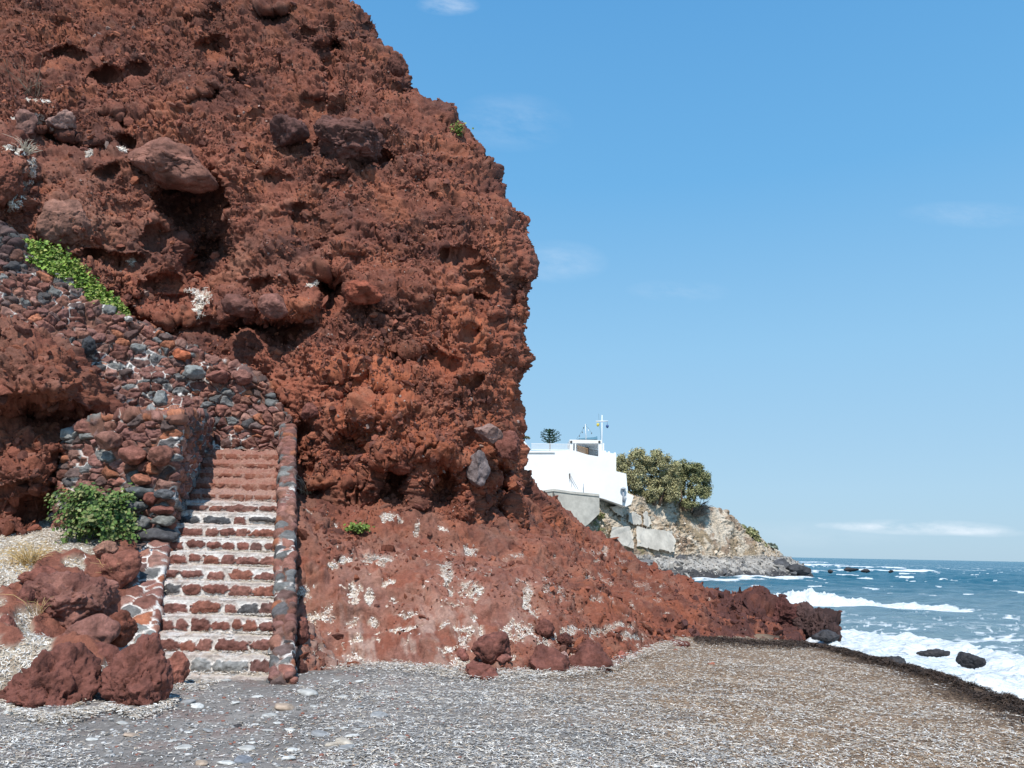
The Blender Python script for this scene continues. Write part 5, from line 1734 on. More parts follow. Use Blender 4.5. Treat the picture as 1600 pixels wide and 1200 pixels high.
cw = thing('concrete_wall', at(880, 800, 94), 'grey concrete retaining wall below the white house', 'wall')
pts = [at(*c7(x_, y_), 94.0) for x_, y_ in ((180, 890), (430, 850), (640, 878), (910, 905), (912, 1080), (800, 1190), (700, 1260), (520, 1290), (200, 1280))]
MB().prism(pts, (0, 3, 0)).build('wall_face', M_CONC, cw)
mb = MB()
for i_ in range(len(pts[:4]) - 1):
    a, b = pts[i_], pts[i_ + 1]
    mb.prism([a + (0, -0.12, 0.0), b + (0, -0.12, 0.0), b + (0, -0.12, 0.28), a + (0, -0.12, 0.28)], (0, 0.6, 0))
mb.build('coping', M_CONC, cw)
mb = MB()
mb.tube([at(*c7(430, 858), 93.85), at(*c7(434, 960), 93.85), at(*c7(440, 1068), 93.85)], 0.10, 7)
mb.tube([at(*c7(438, 880), 93.8), at(*c7(452, 960), 93.8), at(*c7(468, 1072), 93.8)], 0.08, 7)  # slanting dark tube modelled in place of the pipe's cast shadow
mb.build('drainpipe_and_shadow', M_DARK, cw, True)

# ------------------------------------------------------------------ white house on the headland
YH = 98.0
house = thing('white_house', at(880, 775, YH), 'white house with roofed terrace and railing on top of the far slope', 'house')
poly = [(-160, 436), (90, 430), (600, 425), (655, 428), (790, 470), (900, 488), (920, 488), (920, 432), (1085, 462), (1085, 642), (1190, 668), (1205, 868), (1268, 900), (1240, 985), (1190, 1010), (960, 930), (760, 880), (600, 900), (240, 880), (-160, 880)]
MB().prism([at(*c7(x_, y_), YH) for x_, y_ in poly], (0, 9, 0)).build('wall', M_WHITE, house)
MB().prism([at(*c7(x_, y_), YH - 0.18) for x_, y_ in ((-160, 432), (445, 432), (445, 447), (-160, 447))], (0, 0.7, 0)).build('ledge', M_WHITE, house)
MB().prism([at(*c7(x_, y_), YH + 0.2) for x_, y_ in ((40, 300), (110, 305), (190, 400), (190, 440), (40, 440))], (0, 4, 0)).build('side_parapet', M_WHITE, house)
# roofed terrace
MB().prism([at(*c7(x_, y_), YH + 0.02) for x_, y_ in ((600, 312), (940, 318), (940, 352), (600, 350))], (0, 4.5, 0)).build('terrace_roof', M_WHITE, house)
for a, b in ((602, 636), (655, 668), (900, 938)):
    MB().prism([at(*c7(x_, y_), YH + 0.05) for x_, y_ in ((a, 350), (b, 351), (b, 500), (a, 500))], (0, 0.45, 0)).build('pillar', M_WHITE, house)
MB().prism([at(*c7(x_, y_), YH + 4.2) for x_, y_ in ((590, 345), (960, 350), (960, 520), (590, 520))], (0, 0.3, 0)).build('back_wall', M_WHITE, house)
MB().prism([at(*c7(x_, y_), YH + 3.9) for x_, y_ in ((770, 395), (800, 395), (800, 500), (770, 500))], (0, 0.2, 0)).build('door', M_DARK, house)


def disc(p, r, th=0.1, n=16):
    return MB().prism([p + np.array([r * math.cos(a), 0, r * math.sin(a)]) for a in np.linspace(0, 2 * math.pi, n, endpoint=False)], (0, th, 0))


for cx in (617, 911):
    disc(at(*c7(cx, 335), YH - 0.08), 0.15).build('wall_lamp', M_DARK, house)
# railings
mb = MB()
for cx in np.linspace(205, 596, 52):
    yb = np.interp(cx, (200, 600), (418, 424))
    mb.tube([at(*c7(cx, yb + 3), YH + 0.3), at(*c7(cx, yb - 62), YH + 0.3)], 0.022, 5)
for dy_ in (0, -62):
    mb.tube([at(*c7(200, 416 + dy_), YH + 0.3), at(*c7(598, 422 + dy_), YH + 0.3)], 0.035, 6)
mb.build('railing', M_WHITE, house)
mb = MB()
tops = [(682, 365), (790, 400)]
for cx in np.linspace(682, 790, 15):
    yb = np.interp(cx, (655, 790, 900), (430, 470, 488))
    mb.tube([at(*c7(cx, yb + 3), YH + 0.25), at(*c7(cx, yb - 62), YH + 0.25)], 0.03, 5)
mb.tube([at(*c7(675, 376), YH + 0.25), at(*c7(792, 408), YH + 0.25)], 0.05, 6)
mb.build('wooden_railing', M_WOOD, house)
mb = MB()
for cx in np.linspace(800, 898, 16):
    yb = np.interp(cx, (655, 790, 900), (430, 470, 488))
    mb.tube([at(*c7(cx, yb + 3), YH + 0.25), at(*c7(cx, yb - 60), YH + 0.25)], 0.018, 5)
for dy_ in (-58, 0):
    mb.tube([at(*c7(796, 471 + dy_), YH + 0.25), at(*c7(899, 487 + dy_), YH + 0.25)], 0.03, 6)
mb.build('metal_railing', M_DARK, house)
for cx in (970, 1010, 1072):
    mb = MB()
    yb = np.interp(cx, (920, 1085), (432, 462))
    p = at(*c7(cx, yb), YH + 0.1)
    mb.box(p[0] - .12, p[0] + .12, p[1], p[1] + .3, p[2] - .05, p[2] + 0.16)
    mb.build('merlon', M_WHITE, house)
# thin grey bars and a dark bracket on the white wall
mb = MB()
mb.tube([at(*c7(612, 690), YH - 0.35), at(*c7(655, 770), YH - 0.35), at(*c7(700, 850), YH - 0.35)], 0.05, 6)
mb.tube([at(*c7(618, 700), YH - 0.35), at(*c7(618, 810), YH - 0.35)], 0.025, 6)
mb.tube([at(*c7(745, 770), YH - 0.35), at(*c7(740, 830), YH - 0.35), at(*c7(748, 890), YH - 0.35)], 0.06, 6)
mb.build('wall_bars', M_GREYP, house, True)
p0 = at(*c7(599, 672), YH)
MB().prism([at(*c7(x_, y_), YH - 0.03) for x_, y_ in ((593, 668), (606, 668), (604, 715), (597, 725))], (0, -0.35, 0)).build('wall_bracket', M_DARK, house)
MB().prism([at(*c7(x_, y_), YH - 0.02) for x_, y_ in ((600, 862), (640, 830), (720, 850), (745, 890), (600, 890))], (0, -0.9, 0)).build('outside_step', M_WHITE, house)
# small grey water spout niche near the corner
mb = MB()
p = at(*c7(1160, 830), YH - 0.3)
mb.tube([p + (0, 0, 0.28), p + (0, 0, 0.18), p + (0, 0, 0.0), p + (0, 0, -0.06)], [0.06, 0.24, 0.40, 0.1], 12)
mb.tube([p + (0, 0, -0.05), p + (0, 0, -0.8), p + (0, 0, -1.6)], [0.11, 0.13, 0.16], 8)
mb.tube([p + (0.35, 0, -0.7), p + (0.22, 0, -1.2), p + (0.12, 0, -1.7)], [0.05, 0.05, 0.05], 6)
o = mb.build('garden_lamp', M_GREYP, None, True)
tag(o, 'small grey lamp with a bell-shaped cap at the corner of the white house', 'lamp')

# tarp-covered frame and little flag mast on the terrace roof
o = MB().prism([at(*c7(x_, y_), YH + 1.0) for x_, y_ in ((665, 312), (700, 300), (790, 292), (850, 288), (888, 276), (892, 310))], (0, 1.8, 0)).build('roof_tarp', M_BLUE)
tag(o, 'blue-grey tarp lying on the terrace roof of the white house', 'tarp')
mast = thing('flag_mast', at(*c7(770, 300), YH + 0.8), 'short white mast with strings of tiny flags on the terrace roof', 'mast')
MB().tube([at(*c7(772, 310), YH + 0.8), at(*c7(764, 150), YH + 0.8)], [0.07, 0.04], 7).build('pole', M_WHITE, mast, True)
mb = MB()
mb.tube([at(*c7(764, 155), YH + 0.8), at(*c7(728, 225), YH + 0.8), at(*c7(698, 270), YH + 0.8), at(*c7(672, 305), YH + 0.8)], 0.012, 4)
mb.tube([at(*c7(764, 160), YH + 0.8), at(*c7(800, 200), YH + 0.8), at(*c7(826, 240), YH + 0.8)], 0.012, 4)
mb.build('string', M_DARK, mast)
for cx, cy in ((728, 228), (699, 268), (762, 152), (742, 182), (824, 238), (792, 205)):
    p = at(*c7(cx, cy), YH + 0.78)
    MB().prism([p, p + (0.16, 0, -0.05), p + (0.03, 0, -0.26)], (0, 0.03, 0)).build('flag', M_DARK if cx != 792 else M_WHITE, mast)
# cross with lanterns
cr_ = thing('mast_cross', at(*c7(938, 432), YH + 0.5), 'tall white cross-shaped mast with hanging lanterns beside the terrace roof', 'mast')
MB().tube([at(*c7(936, 480), YH + 0.5), at(*c7(938, 57), YH + 0.5)], [0.075, 0.06], 8).build('pole', M_WHITE, cr_, True)
MB().tube([at(*c7(873, 122), YH + 0.42), at(*c7(1000, 120), YH + 0.42)], 0.065, 8).build('crossbar', M_WHITE, cr_, True)
MB().tube([at(*c7(903, 42), YH + 0.45), at(*c7(908, 120), YH + 0.45), at(*c7(922, 240), YH + 0.45), at(*c7(926, 425), YH + 0.45)], 0.012, 4).build('cable', M_DARK, cr_)
for cx, cy, m_ in ((895, 160, M_YELL), (993, 176, M_NAVY)):
    p = at(*c7(cx, cy), YH + 0.42)
    mb = MB()
    mb.tube([p + (0, 0, 0.24), p + (0, 0, 0.18), p + (0, 0, 0.0), p + (0, 0, -0.16), p + (0, 0, -0.22)], [0.03, 0.17, 0.2, 0.12, 0.03], 10)
    mb.tube([p + (0, 0, 0.24), at(*c7(cx, 122), YH + 0.42)], 0.02, 5)
    mb.build('lantern', m_, cr_, True)


# ------------------------------------------------------------------ far trees and bushes
def crown_pts(rs, clumps, n, squash=1.0):
    P_, N2 = [], []
    tot = sum(r[3] ** 2 for r in clumps)
    for px, py, Y, rpx in clumps:
        c_ = at(px, py, Y)
        r_ = rpx * Y / FPX
        k = max(20, int(n * rpx ** 2 / tot))
        d = rs.normal(size=(k, 3))
        d /= np.linalg.norm(d, axis=1, keepdims=True)
        rad = r_ * (rs.uniform(0.1, 1.0, (k, 1)) ** 0.5 + np.abs(rs.normal(0, 0.28, (k, 1))))
        P_.append(c_ + d * rad * np.array([1, 1, squash]))
        N2.append(d)
    return np.concatenate(P_), np.concatenate(N2)


def far_tree(name, clumps, n, leaf, pal, label, seed, trunks, cat='tree', group=None, vary=True):
    rs = np.random.default_rng(seed)
    b = trunks[0][0]
    t_ = thing(name, b, label, cat, group)
    P_, N2 = crown_pts(rs, clumps, n)
    c_ = leafcol(rs, len(P_), pal, 0.75, 1.25)
    c_ = 1.45 * c_ * (1 + 0.7 * fbm(P_ / 0.9, 3, seed)[:, None])
    leaves('crown', P_, N2 + np.array([0, -0.1, 0.4]), leaf, c_, seed + 1, parent=t_, tilt=0.8, aspect=1.3)
    mb = MB()
    for tr in trunks[1:]:
        mb.tube(tr[0], tr[1], 6)
    mb.build('trunk', M_BARK, t_, True)
    return t_


def clump_field(rs, outline, n, Y, rmin, rmax, dY):
    """random clumps inside a pixel outline (list of columns px: top, bottom)"""
    o_ = np.array(outline, float)
    out = []
    while len(out) < n:
        px = rs.uniform(o_[0, 0], o_[-1, 0])
        tp = np.interp(px, o_[:, 0], o_[:, 1])
        bt = np.interp(px, o_[:, 0], o_[:, 2])
        r = rs.uniform(rmin, rmax)
        py = rs.uniform(tp + r * 0.8, max(bt - r * 0.7, tp + r * .8 + .1))
        out.append((px, py, Y + rs.uniform(-dY, dY), r))
    return out


OLV = [[0.215, 0.195, 0.095], [0.26, 0.235, 0.12], [0.17, 0.16, 0.075], [0.30, 0.27, 0.15]]
OLD = [[0.14, 0.145, 0.065], [0.18, 0.175, 0.08], [0.105, 0.112, 0.048], [0.21, 0.20, 0.10]]
rs = np.random.default_rng(51)
cl = clump_field(rs, [(964, 722, 752), (972, 706, 768), (984, 699, 782), (1000, 697, 786), (1015, 699, 784), (1030, 704, 784), (1045, 710, 786), (1058, 720, 784)], 150, 106, 3.5, 8, 2.0)
far_tree('tamarisk_tree', cl, 36000, 0.17, OLV, 'wide olive-green tree right behind the corner of the white house', 52,
         [[at(1010, 785, 106)]] + [(([at(a, 790, 106.0), at((a + b) / 2 + 1, 770, 106.0), at(b, 745, 106.3)]), [0.22, 0.16, 0.08]) for a, b in ((1018, 1012), (1022, 1028), (1012, 998), (1030, 1042), (985, 980))], group='trees on the headland')
cl = clump_field(rs, [(1046, 722, 784), (1058, 718, 788), (1070, 716, 792), (1082, 718, 794), (1094, 726, 790), (1105, 742, 774)], 100, 109.5, 3.5, 8, 1.8)
far_tree('tamarisk_tree', cl, 25000, 0.17, OLD, 'darker green tree leaning over the end of the headland slope', 53,
         [[at(1075, 795, 109.5)]] + [(([at(a, 798, 109.5), at((a + b) / 2, 778, 109.3), at(b, 755, 109.3)]), [0.22, 0.16, 0.08]) for a, b in ((1068, 1062), (1074, 1080), (1080, 1092))], group='trees on the headland')
GBH = 'low bushes on the headland ridge'
for i_, (col_, n_, lab, Y) in enumerate(((clump_field(rs, [(1146, 822, 834), (1156, 818, 834), (1166, 822, 838), (1175, 826, 842), (1183, 834, 846)], 14, 118.5, 3.5, 6, 1), 1600, 'low dark green bush stretched along the headland ridge', 118.5),
                                         (clump_field(rs, [(1184, 845, 852), (1190, 845, 855), (1196, 850, 858)], 5, 120, 3, 4.5, 1), 500, 'small green bush lower down the headland ridge', 120),
                                         (clump_field(rs, [(1198, 850, 857), (1206, 850, 860), (1216, 854, 864)], 6, 122, 3, 4.5, 1), 600, 'last grey-green bush at the seaward end of the ridge', 122))):
    b_ = at(col_[0][0], col_[0][1] + 4, Y)
    far_tree('ridge_bush', col_, n_, 0.34, OLD if i_ < 2 else [[0.13, 0.15, 0.12], [0.10, 0.12, 0.09]], lab, 55 + i_, [[b_], ([b_, b_ + np.array([0, 0, 0.6])], [0.12, 0.06])], 'bush', GBH)
for i_, (px, py, Y, lab) in enumerate(((937, 808, 93, 'small dark shrub under the concrete wall on the far slope'), (975, 786, 98.5, 'tiny green shrub below the foot of the white house'), (950, 775, 97.0, 'yellowish shrub between the white house and the concrete wall'))):
    b_ = on_mesh(VHD, px, py, PV_HD)
    cl = [(px + rs.normal() * 4, py - 2 + rs.normal() * 1.5, b_[1] - 0.5, rs.uniform(2.5, 4)) for _ in range(4)]
    far_tree('slope_shrub', cl, 260, 0.3, [[0.10, 0.11, 0.04], [0.16, 0.14, 0.06], [0.2, 0.17, 0.09]], lab, 60 + i_, [[b_], ([b_, b_ + np.array([0, 0, 0.4])], [0.08, 0.04])], 'shrub')
# dead branches under the second tree
rs = np.random.default_rng(71)
mb = MB()
b_ = at(1085, 800, 110.5)
for i in range(34):
    s_ = at(rs.uniform(1078, 1096), rs.uniform(795, 812), 110.5)
    e = s_ + np.array([rs.uniform(0.3, 2.6), rs.uniform(-1, 1), rs.uniform(0.1, 1.7)])
    m_ = (s_ + e) / 2 + np.array([0, 0, 0.3])
    mb.tube([s_, m_, e], [0.08, 0.06, 0.02], 5)
    for _ in range(3):
        mb.tube([m_, m_ + rs.normal(size=3) * 0.5 + np.array([0.3, 0, 0.2])], [0.04, 0.015], 4)
o = mb.build('dead_brush', mat_plain('grey_twigs', (0.24, 0.2, 0.165), 0.9), None, True)
tag(o, 'grey leafless brush tangled on the slope below the darker tree', 'brush')

# Norfolk-type pine and palm on the terrace
rs = np.random.default_rng(81)
ar = thing('terrace_pine', at(*c7(394, 425), YH + 3.0), 'small dark green tiered pine standing behind the white terrace railing', 'tree')
MB().tube([at(*c7(394, 470), YH + 3.0), at(*c7(396, 300), YH + 3.0), at(*c7(398, 205), YH + 3.0)], [0.10, 0.07, 0.02], 7).build('trunk', M_BARK, ar, True)
P_, N2 = [], []
for cy, rw, ri in ((212, 42, 14), (232, 78, 10), (258, 100, 8), (285, 112, 4), (310, 110, 0), (334, 100, -4)):
    c_ = at(*c7(397, cy + 8), YH + 3.0)
    nb_ = 6
    for b_i in range(nb_):
        a = 2 * math.pi * (b_i + rs.uniform(-.2, .2)) / nb_ + cy
        L = rw / 6.667 * YH / FPX * rs.uniform(0.85, 1.15)
        for s in np.linspace(0.12, 1, 22):
            p = c_ + np.array([math.cos(a) * L * s, math.sin(a) * L * s, 0.42 * L * s * s - 0.10 * L * s])
            for _ in range(3):
                P_.append(p + rs.normal(0, 0.05, 3))
                N2.append((math.cos(a) * .3, math.sin(a) * .3, 1))
P_ = np.array(P_)
leaves('crown', P_, np.array(N2), 0.12, leafcol(rs, len(P_), [[0.035, 0.085, 0.04], [0.05, 0.11, 0.045], [0.03, 0.065, 0.035]]), 82, parent=ar, tilt=0.3, aspect=1.6)
pm = thing('palm_plant', at(*c7(130, 330), YH + 1.5), 'palm fronds showing over the white parapet right beside the cliff', 'palm')
MB().tube([at(*c7(125, 440), YH + 1.5), at(*c7(128, 300), YH + 1.5)], [0.12, 0.09], 7).build('trunk', M_BARK, pm, True)
P_, N2 = [], []
c_ = at(*c7(128, 300), YH + 1.5)
for b_i in range(11):
    a = 2 * math.pi * b_i / 11
    for s in np.linspace(0.1, 1, 14):
        p = c_ + np.array([math.cos(a) * 0.75 * s, math.sin(a) * 0.75 * s, 0.75 * s - 0.75 * s * s])
        P_ += [p + rs.normal(0, 0.03, 3), p + rs.normal(0, .03, 3)]
        N2 += [(0, 0, 1)] * 2
leaves('fronds', np.array(P_), np.array(N2, float), 0.17, leafcol(rs, len(P_), [[0.10, 0.13, 0.04], [0.2, 0.16, 0.06]]), 83, parent=pm, tilt=.6, aspect=1.6)

# ==================================================================== SEA
NY, NX = 820, 620
ys = 9.0 * (9000 / 9.0) ** (np.linspace(0, 1, NY) ** 1.25)
ts = np.linspace(-0.06, 1.05, NX)
X = ts[None] * ys[:, None] + 2.5
Yg = np.repeat(ys[:, None], NX, 1)
P3 = np.stack([X, Yg, 0 * X], -1).astype(f32)
far_f = sstep(400, 60, Yg)
wv = 0.30 * fbm(P3 / np.array([11, 4.2, 1], f32), 3, 1100, 0.5) + 0.12 * fbm(P3 / np.array([2.6, 1.3, 1], f32), 3, 1101, 0.55)
swell = 0.28 * np.sin(2 * math.pi * (Yg + 0.35 * X + 3 * fbm(P3 / 14, 2, 1102)) / 9.5)
calm = sstep(14, 40, Yg)
Z = (wv + swell * 0.7) * far_f * (0.35 + 0.65 * calm)
n_a = fbm(P3 / 1.6, 4, 1103, 0.55)
n_b = fbm(P3 / np.array([3.2, 0.9, 1], f32), 4, 1104, 0.6)
foam = np.zeros(X.shape)
# surf along the beach
ob = np.array([hit(px, py, 0.15)[:2] for px, py in ((1318, 982), (1400, 995), (1480, 1008), (1600, 1030), (1750, 1060))])
ob = ob[np.argsort(ob[:, 0])]
outer_y = np.interp(X, ob[:, 0], ob[:, 1])
dA = (outer_y - Yg) / 3.0
A = sstep(-0.35, 0.25, dA + 0.55 * n_a)
holes = 0.55 * sstep(0.22, 0.42, fbm(P3 / np.array([1.9, 0.8, 1], f32) + 8, 4, 1105, .6)) * sstep(0.2, 1.0, dA)
foam = np.maximum(foam, A * (1 - 0.5 * holes))
Z += A * (0.22 + 0.20 * n_a + 0.10 * fbm(P3 / 0.5, 3, 1106)) * sstep(-0.3, 0.4, dA)
# lacy streaks behind the surf
Pw_ = P3.copy()
Pw_[..., 0] = X * 0.9 - Yg * 0.28
Pw_[..., 1] = Yg * 0.9 + X * 0.35
Pw_[..., 0] = X * 0.97 + Yg * 0.2
Pw_[..., 1] = Yg * 0.97 - X * 0.25
web1 = np.abs(fbm(Pw_ / np.array([5.0, 2.6, 1], f32) + 0.2 * n_a[..., None], 4, 1107, 0.5))
web2 = np.abs(fbm(Pw_ / np.array([8.5, 3.4, 1], f32) + 31, 4, 1108, 0.5))
lace = np.maximum(sstep(0.085, 0.0, web1), 0.95 * sstep(0.065, 0.0, web2))
zoneB = sstep(58, 36, Yg + 3 * n_a) * sstep(-6, -0.2, -np.maximum(-dA, 0) + 0.0 * Yg + 0) + sstep(56, 36, Yg) * 0.7
zoneB = np.clip(zoneB, 0, 1) * sstep(0.75, 0.45, X / Yg - 0.25)
foam = np.maximum(foam, 0.9 * lace * zoneB * (0.6 + 0.4 * sstep(-0.35, 0.15, fbm(P3 / 7, 3, 1109) + 0.1)))
thin = 0.40 * sstep(-0.1, 0.4, n_b) * zoneB
foam = np.maximum(foam, thin)
Z += 0.5 * np.exp(-((X - 8.6) / 1.7) ** 2 - ((Yg - 20.5) / 4.0) ** 2)
# breaking wave
bwx = [13, 14.6, 16.3, 18, 19.2, 20.4, 22, 24.5, 27, 30]
yc = np.interp(X, bwx, [52, 51.2, 50.5, 50, 49.5, 49, 48.4, 47.4, 46.4, 46])
hc = np.interp(X, bwx, [0.15, 0.4, 0.65, 0.85, 1.1, 0.8, 0.55, 0.35, 0.15, 0], left=0, right=0)
dy_ = Yg - yc + 1.2 * n_a
ridge = np.where(dy_ < 0, np.exp(-(dy_ / 1.5) ** 2), np.exp(-(dy_ / 2.6) ** 2))
spray = 1 + 0.7 * fbm(P3 / 0.9, 4, 1110, 0.6)
Z += 0.72 * hc * ridge * spray
fw = sstep(0.05, 0.35, hc) * np.exp(-(np.minimum(dy_ - 0.5, 0) / 4.5) ** 2) * sstep(1.6, 0.2, dy_)
foam = np.maximum(foam, sstep(0.2, 0.55, fw + 0.45 * n_a))
# far breakers and shore wash round the headland
for (x0, y0_, x1, y1_, th, hh) in ((1030, 911, 1200, 909, 3.5, 0.3), (1140, 907, 1275, 905, 3.5, 0.35), (1085, 904, 1200, 906, 3.5, 0.3), (1120, 900, 1260, 902, 3.0, 0.35), (1200, 893, 1330, 896, 4, 0.45), (1290, 893, 1465, 895, 5, 0.55), (1180, 884, 1320, 885, 9, 0.7), (1220, 879, 1290, 879.5, 12, .6), (1300, 886, 1420, 889, 4, .5), (1060, 900, 1150, 903, 4, .3)):
    a, b = hit(x0, y0_, 0.0), hit(x1, y1_, 0.0)
    f_ = (X - a[0]) / (b[0] - a[0])
    yl = a[1] + (b[1] - a[1]) * f_
    on = sstep(-0.08, 0.12, f_) * sstep(1.08, 0.85, f_)
    d = (Yg - yl + th * 1.0 * fbm(P3 / (th * 1.6), 3, 1111)) / th
    m = on * np.exp(-d * d)
    foam = np.maximum(foam, sstep(0.25, 0.9, m + 0.45 * n_a + 0.25 * n_b))
    Z += hh * m
# whitecaps
wc = fbm(P3 / np.array([5, 9, 1], f32), 4, 1112, .6)
wcs = fbm(P3 / np.array([34, 30, 1], f32) + 5, 2, 1113)
foam = np.maximum(foam, 0.8 * sstep(0.50, 0.58, wc + 0.35 * wcs) * sstep(50, 75, Yg) * sstep(900, 300, Yg))
me = mesh_np('sea', np.stack([X, Yg, Z], -1), grid_faces(NY, NX), None, {'foam': np.clip(foam, 0, 1), 'near': sstep(110, 22, Yg + 22 * n_b)})
m, nt, Nn, L, B = new_mat('sea_water')
tc = Nn.new('ShaderNodeTexCoord')
fa = Nn.new('ShaderNodeAttribute')
fa.attribute_name = 'foam'
na = Nn.new('ShaderNodeAttribute')
na.attribute_name = 'near'
fn1 = Nn.new('ShaderNodeTexNoise')
fn1.inputs['Scale'].default_value = 3.5
fn1.inputs['Detail'].default_value = 8
fn1.inputs['Roughness'].default_value = 0.72
L.new(tc.outputs['Object'], fn1.inputs['Vector'])
mth = Nn.new('ShaderNodeMath')
mth.operation = 'ADD'
L.new(fa.outputs['Fac'], mth.inputs[0])
ms = Nn.new('ShaderNodeMapRange')
ms.inputs['From Min'].default_value = 0.25
ms.inputs['From Max'].default_value = 0.75
ms.inputs['To Min'].default_value = -0.24
ms.inputs['To Max'].default_value = 0.20
L.new(fn1.outputs['Fac'], ms.inputs['Value'])
L.new(ms.outputs['Result'], mth.inputs[1])
fr = Nn.new('ShaderNodeMapRange')
fr.inputs['From Min'].default_value = 0.26
fr.inputs['From Max'].default_value = 0.74
L.new(mth.outputs['Value'], fr.inputs['Value'])
wcol = Nn.new('ShaderNodeMix')
wcol.data_type = 'RGBA'
wcol.inputs[6].default_value = (0.012, 0.105, 0.160, 1)
wcol.inputs[7].default_value = (0.18, 0.265, 0.30, 1)
L.new(na.outputs['Fac'], wcol.inputs[0])
mixf = Nn.new('ShaderNodeMix')
mixf.data_type = 'RGBA'
fcr = Nn.new('ShaderNodeValToRGB')
fcr.color_ramp.elements[0].position = 0.3
fcr.color_ramp.elements[0].color = (0.60, 0.67, 0.70, 1)
fcr.color_ramp.elements[1].position = 0.58
fcr.color_ramp.elements[1].color = (0.86, 0.88, 0.88, 1)
fn2 = Nn.new('ShaderNodeTexNoise')
fn2.inputs['Scale'].default_value = 1.1
fn2.inputs['Detail'].default_value = 9
fn2.inputs['Roughness'].default_value = 0.75
L.new(tc.outputs['Object'], fn2.inputs['Vector'])
L.new(fn2.outputs['Fac'], fcr.inputs['Fac'])
L.new(fcr.outputs['Color'], mixf.inputs[7])
L.new(fr.outputs['Result'], mixf.inputs[0])
L.new(wcol.outputs[2], mixf.inputs[6])
L.new(mixf.outputs[2], B.inputs['Base Color'])
rr = Nn.new('ShaderNodeMapRange')
rr.inputs['To Min'].default_value = 0.22
rr.inputs['To Max'].default_value = 0.95
L.new(fr.outputs['Result'], rr.inputs['Value'])
L.new(rr.outputs['Result'], B.inputs['Roughness'])
B.inputs['IOR'].default_value = 1.33
B.inputs['Specular IOR Level'].default_value = 0.35
mp = Nn.new('ShaderNodeMapping')
mp.inputs['Scale'].default_value = (0.7, 1.6, 1)
L.new(tc.outputs['Object'], mp.inputs['Vector'])
w1 = Nn.new('ShaderNodeTexNoise')
w1.inputs['Scale'].default_value = 1.2
w1.inputs['Detail'].default_value = 7
w1.inputs['Roughness'].default_value = 0.65
L.new(mp.outputs['Vector'], w1.inputs['Vector'])
bp = Nn.new('ShaderNodeBump')
bp.inputs['Strength'].default_value = 0.9
bp.inputs['Distance'].default_value = 0.5
L.new(w1.outputs['Fac'], bp.inputs['Height'])
L.new(bp.outputs['Normal'], B.inputs['Normal'])
sea = tag(link('sea', me, m), kind='structure')

# ground far below everything so nothing is open behind the coast
lv = MB().box(-400, 4, 24, 420, -6, -2).build('ground', M_FAR)
a_ = lv.data.attributes.new('col', 'FLOAT_COLOR', 'POINT')
a_.data.foreach_set('color', np.tile(np.array([0.3, 0.2, 0.14, 1], f32), len(lv.data.vertices)))
tag(lv, kind='structure')

# ==================================================================== LIGHT, SKY, CAMERA
SUN_EL, SUN_AZ = math.radians(52), math.radians(188)      # azimuth clockwise from +Y
w = bpy.data.worlds.new('World')
SC.world = w
w.use_nodes = True
nt = w.node_tree
Nn, L = nt.nodes, nt.links
bg = Nn['Background']
bg.inputs['Strength'].default_value = 0.12
sky = Nn.new('ShaderNodeTexSky')
sky.sky_type = 'NISHITA'
sky.sun_disc = False
sky.sun_elevation = SUN_EL
sky.sun_rotation = SUN_AZ
sky.air_density = 1.0
sky.dust_density = 0.3
sky.ozone_density = 1.2
tc = Nn.new('ShaderNodeTexCoord')
sp = Nn.new('ShaderNodeSeparateXYZ')
L.new(tc.outputs['Generated'], sp.inputs[0])


def mnode(op, a, b=None, clamp=False):
    n = Nn.new('ShaderNodeMath')
    n.operation = op
    n.use_clamp = clamp
    for i, v_ in enumerate((a, b)):
        if v_ is None:
            continue
        if isinstance(v_, (int, float)):
            n.inputs[i].default_value = v_
        else:
            L.new(v_, n.inputs[i])
    return n.outputs[0]


ysafe = mnode('MAXIMUM', sp.outputs[1], 0.05)
U = mnode('DIVIDE', sp.outputs[0], ysafe)
Vv = mnode('DIVIDE', sp.outputs[2], ysafe)
cmb = Nn.new('ShaderNodeCombineXYZ')
L.new(mnode('MULTIPLY', U, 9.0), cmb.inputs[0])
L.new(mnode('MULTIPLY', Vv, 26.0), cmb.inputs[1])
cn = Nn.new('ShaderNodeTexNoise')
cn.inputs['Scale'].default_value = 1.0
cn.inputs['Detail'].default_value = 7
cn.inputs['Roughness'].default_value = 0.6
L.new(cmb.outputs[0], cn.inputs['Vector'])
cmb2 = Nn.new('ShaderNodeCombineXYZ')
L.new(mnode('ADD', mnode('MULTIPLY', U, 7.0), mnode('MULTIPLY', Vv, 5.0)), cmb2.inputs[0])
L.new(mnode('MULTIPLY', Vv, 15.0), cmb2.inputs[1])
cn2 = Nn.new('ShaderNodeTexNoise')
cn2.inputs['Scale'].default_value = 1.3
cn2.inputs['Detail'].default_value = 9
cn2.inputs['Roughness'].default_value = 0.68
L.new(cmb2.outputs[0], cn2.inputs['Vector'])
tot = None
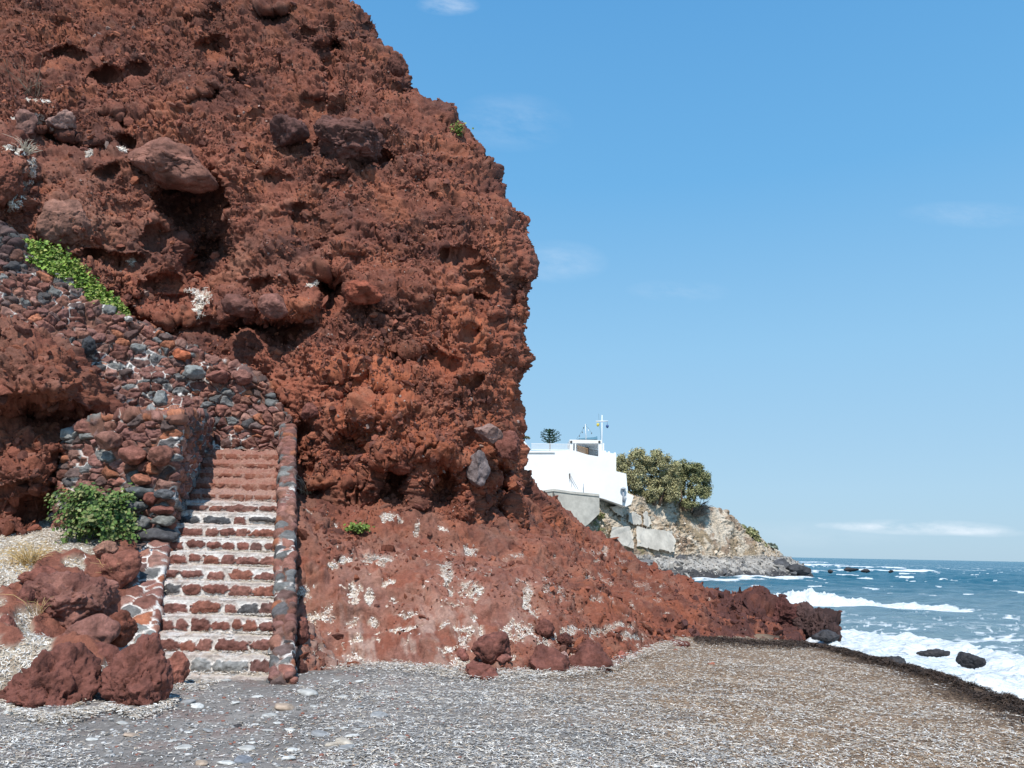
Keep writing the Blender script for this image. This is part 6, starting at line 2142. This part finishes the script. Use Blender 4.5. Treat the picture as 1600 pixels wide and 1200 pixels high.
for px, py, rx, ry, amp, which in ((1440, 824, 150, 13, 0.85, 0), (1330, 822, 60, 7, 0.45, 0), (1540, 832, 70, 8, 0.4, 0), (700, 8, 60, 24, 0.40, 1), (870, 408, 90, 40, 0.20, 1), (1060, 455, 90, 22, 0.14, 1), (1520, 335, 130, 26, 0.16, 1), (800, 190, 110, 60, 0.16, 1), (1250, 835, 200, 22, 0.12, 0)):
    d = ray(px, py)
    u0, v0 = d[0] / d[1], d[2] / d[1]
    rx_, ry_ = rx / FPX, ry / FPX
    e = mnode('ADD', mnode('POWER', mnode('DIVIDE', mnode('SUBTRACT', U, float(u0)), rx_), 2.0), mnode('POWER', mnode('DIVIDE', mnode('SUBTRACT', Vv, float(v0)), ry_), 2.0))
    g_ = mnode('SUBTRACT', 1.0, e, True)
    nz_ = mnode('MULTIPLY', mnode('SUBTRACT', (cn if which == 0 else cn2).outputs['Fac'], 0.38), 3.0, True)
    gg = mnode('MULTIPLY', mnode('MULTIPLY', g_, nz_), amp)
    tot = gg if tot is None else mnode('ADD', tot, gg)
tot = mnode('MINIMUM', tot, 0.85)
mxw = Nn.new('ShaderNodeMix')
mxw.data_type = 'RGBA'
L.new(tot, mxw.inputs[0])
hs = Nn.new('ShaderNodeHueSaturation')
hs.inputs['Saturation'].default_value = 1.0
L.new(sky.outputs[0], hs.inputs['Color'])
ramp = Nn.new('ShaderNodeValToRGB')
L.new(sp.outputs[2], ramp.inputs['Fac'])
els = ramp.color_ramp.elements
stops = ((0.0, (0.41, 0.62, 0.80)), (0.08, (0.41, 0.65, 0.86)), (0.25, (0.31, 0.61, 0.90)), (0.45, (0.165, 0.48, 0.86)), (0.75, (0.085, 0.34, 0.74)))
els[0].position, els[0].color = stops[0][0], (*stops[0][1], 1)
els[1].position, els[1].color = stops[-1][0], (*stops[-1][1], 1)
for ps, cl_ in stops[1:-1]:
    e_ = els.new(ps)
    e_.color = (*cl_, 1)
sca = Nn.new('ShaderNodeVectorMath')
sca.operation = 'SCALE'
sca.inputs['Scale'].default_value = 1 / 0.12
L.new(ramp.outputs['Color'], sca.inputs[0])
msk = Nn.new('ShaderNodeMix')
msk.data_type = 'RGBA'
msk.inputs[0].default_value = 0.88
L.new(hs.outputs[0], msk.inputs[6])
L.new(sca.outputs['Vector'], msk.inputs[7])
L.new(msk.outputs[2], mxw.inputs[6])
mxw.inputs[7].default_value = (8.6, 9.0, 9.6, 1)
L.new(mxw.outputs[2], bg.inputs['Color'])

sd = bpy.data.lights.new('sun', 'SUN')
sd.energy = 4.9
sd.angle = math.radians(0.5)
sd.color = (1.0, 0.96, 0.9)
so = bpy.data.objects.new('sun', sd)
COL.objects.link(so)
dirv = Vector((math.sin(SUN_AZ) * math.cos(SUN_EL), math.cos(SUN_AZ) * math.cos(SUN_EL), math.sin(SUN_EL)))
so.rotation_euler = dirv.to_track_quat('Z', 'Y').to_euler()
so.location = (0, -10, 30)

cd = bpy.data.cameras.new('camera')
cd.sensor_width = 36
cd.lens = 36 * FPX / 1600
cd.clip_start = 0.1
cd.clip_end = 20000
co = bpy.data.objects.new('camera', cd)
COL.objects.link(co)
co.location = Vector(CAM)
co.rotation_euler = MROT.to_euler()
SC.camera = co
SC.view_settings.view_transform = 'Standard'
SC.view_settings.look = 'None'
SC.view_settings.exposure = 0.0
SC.view_settings.gamma = 1.0
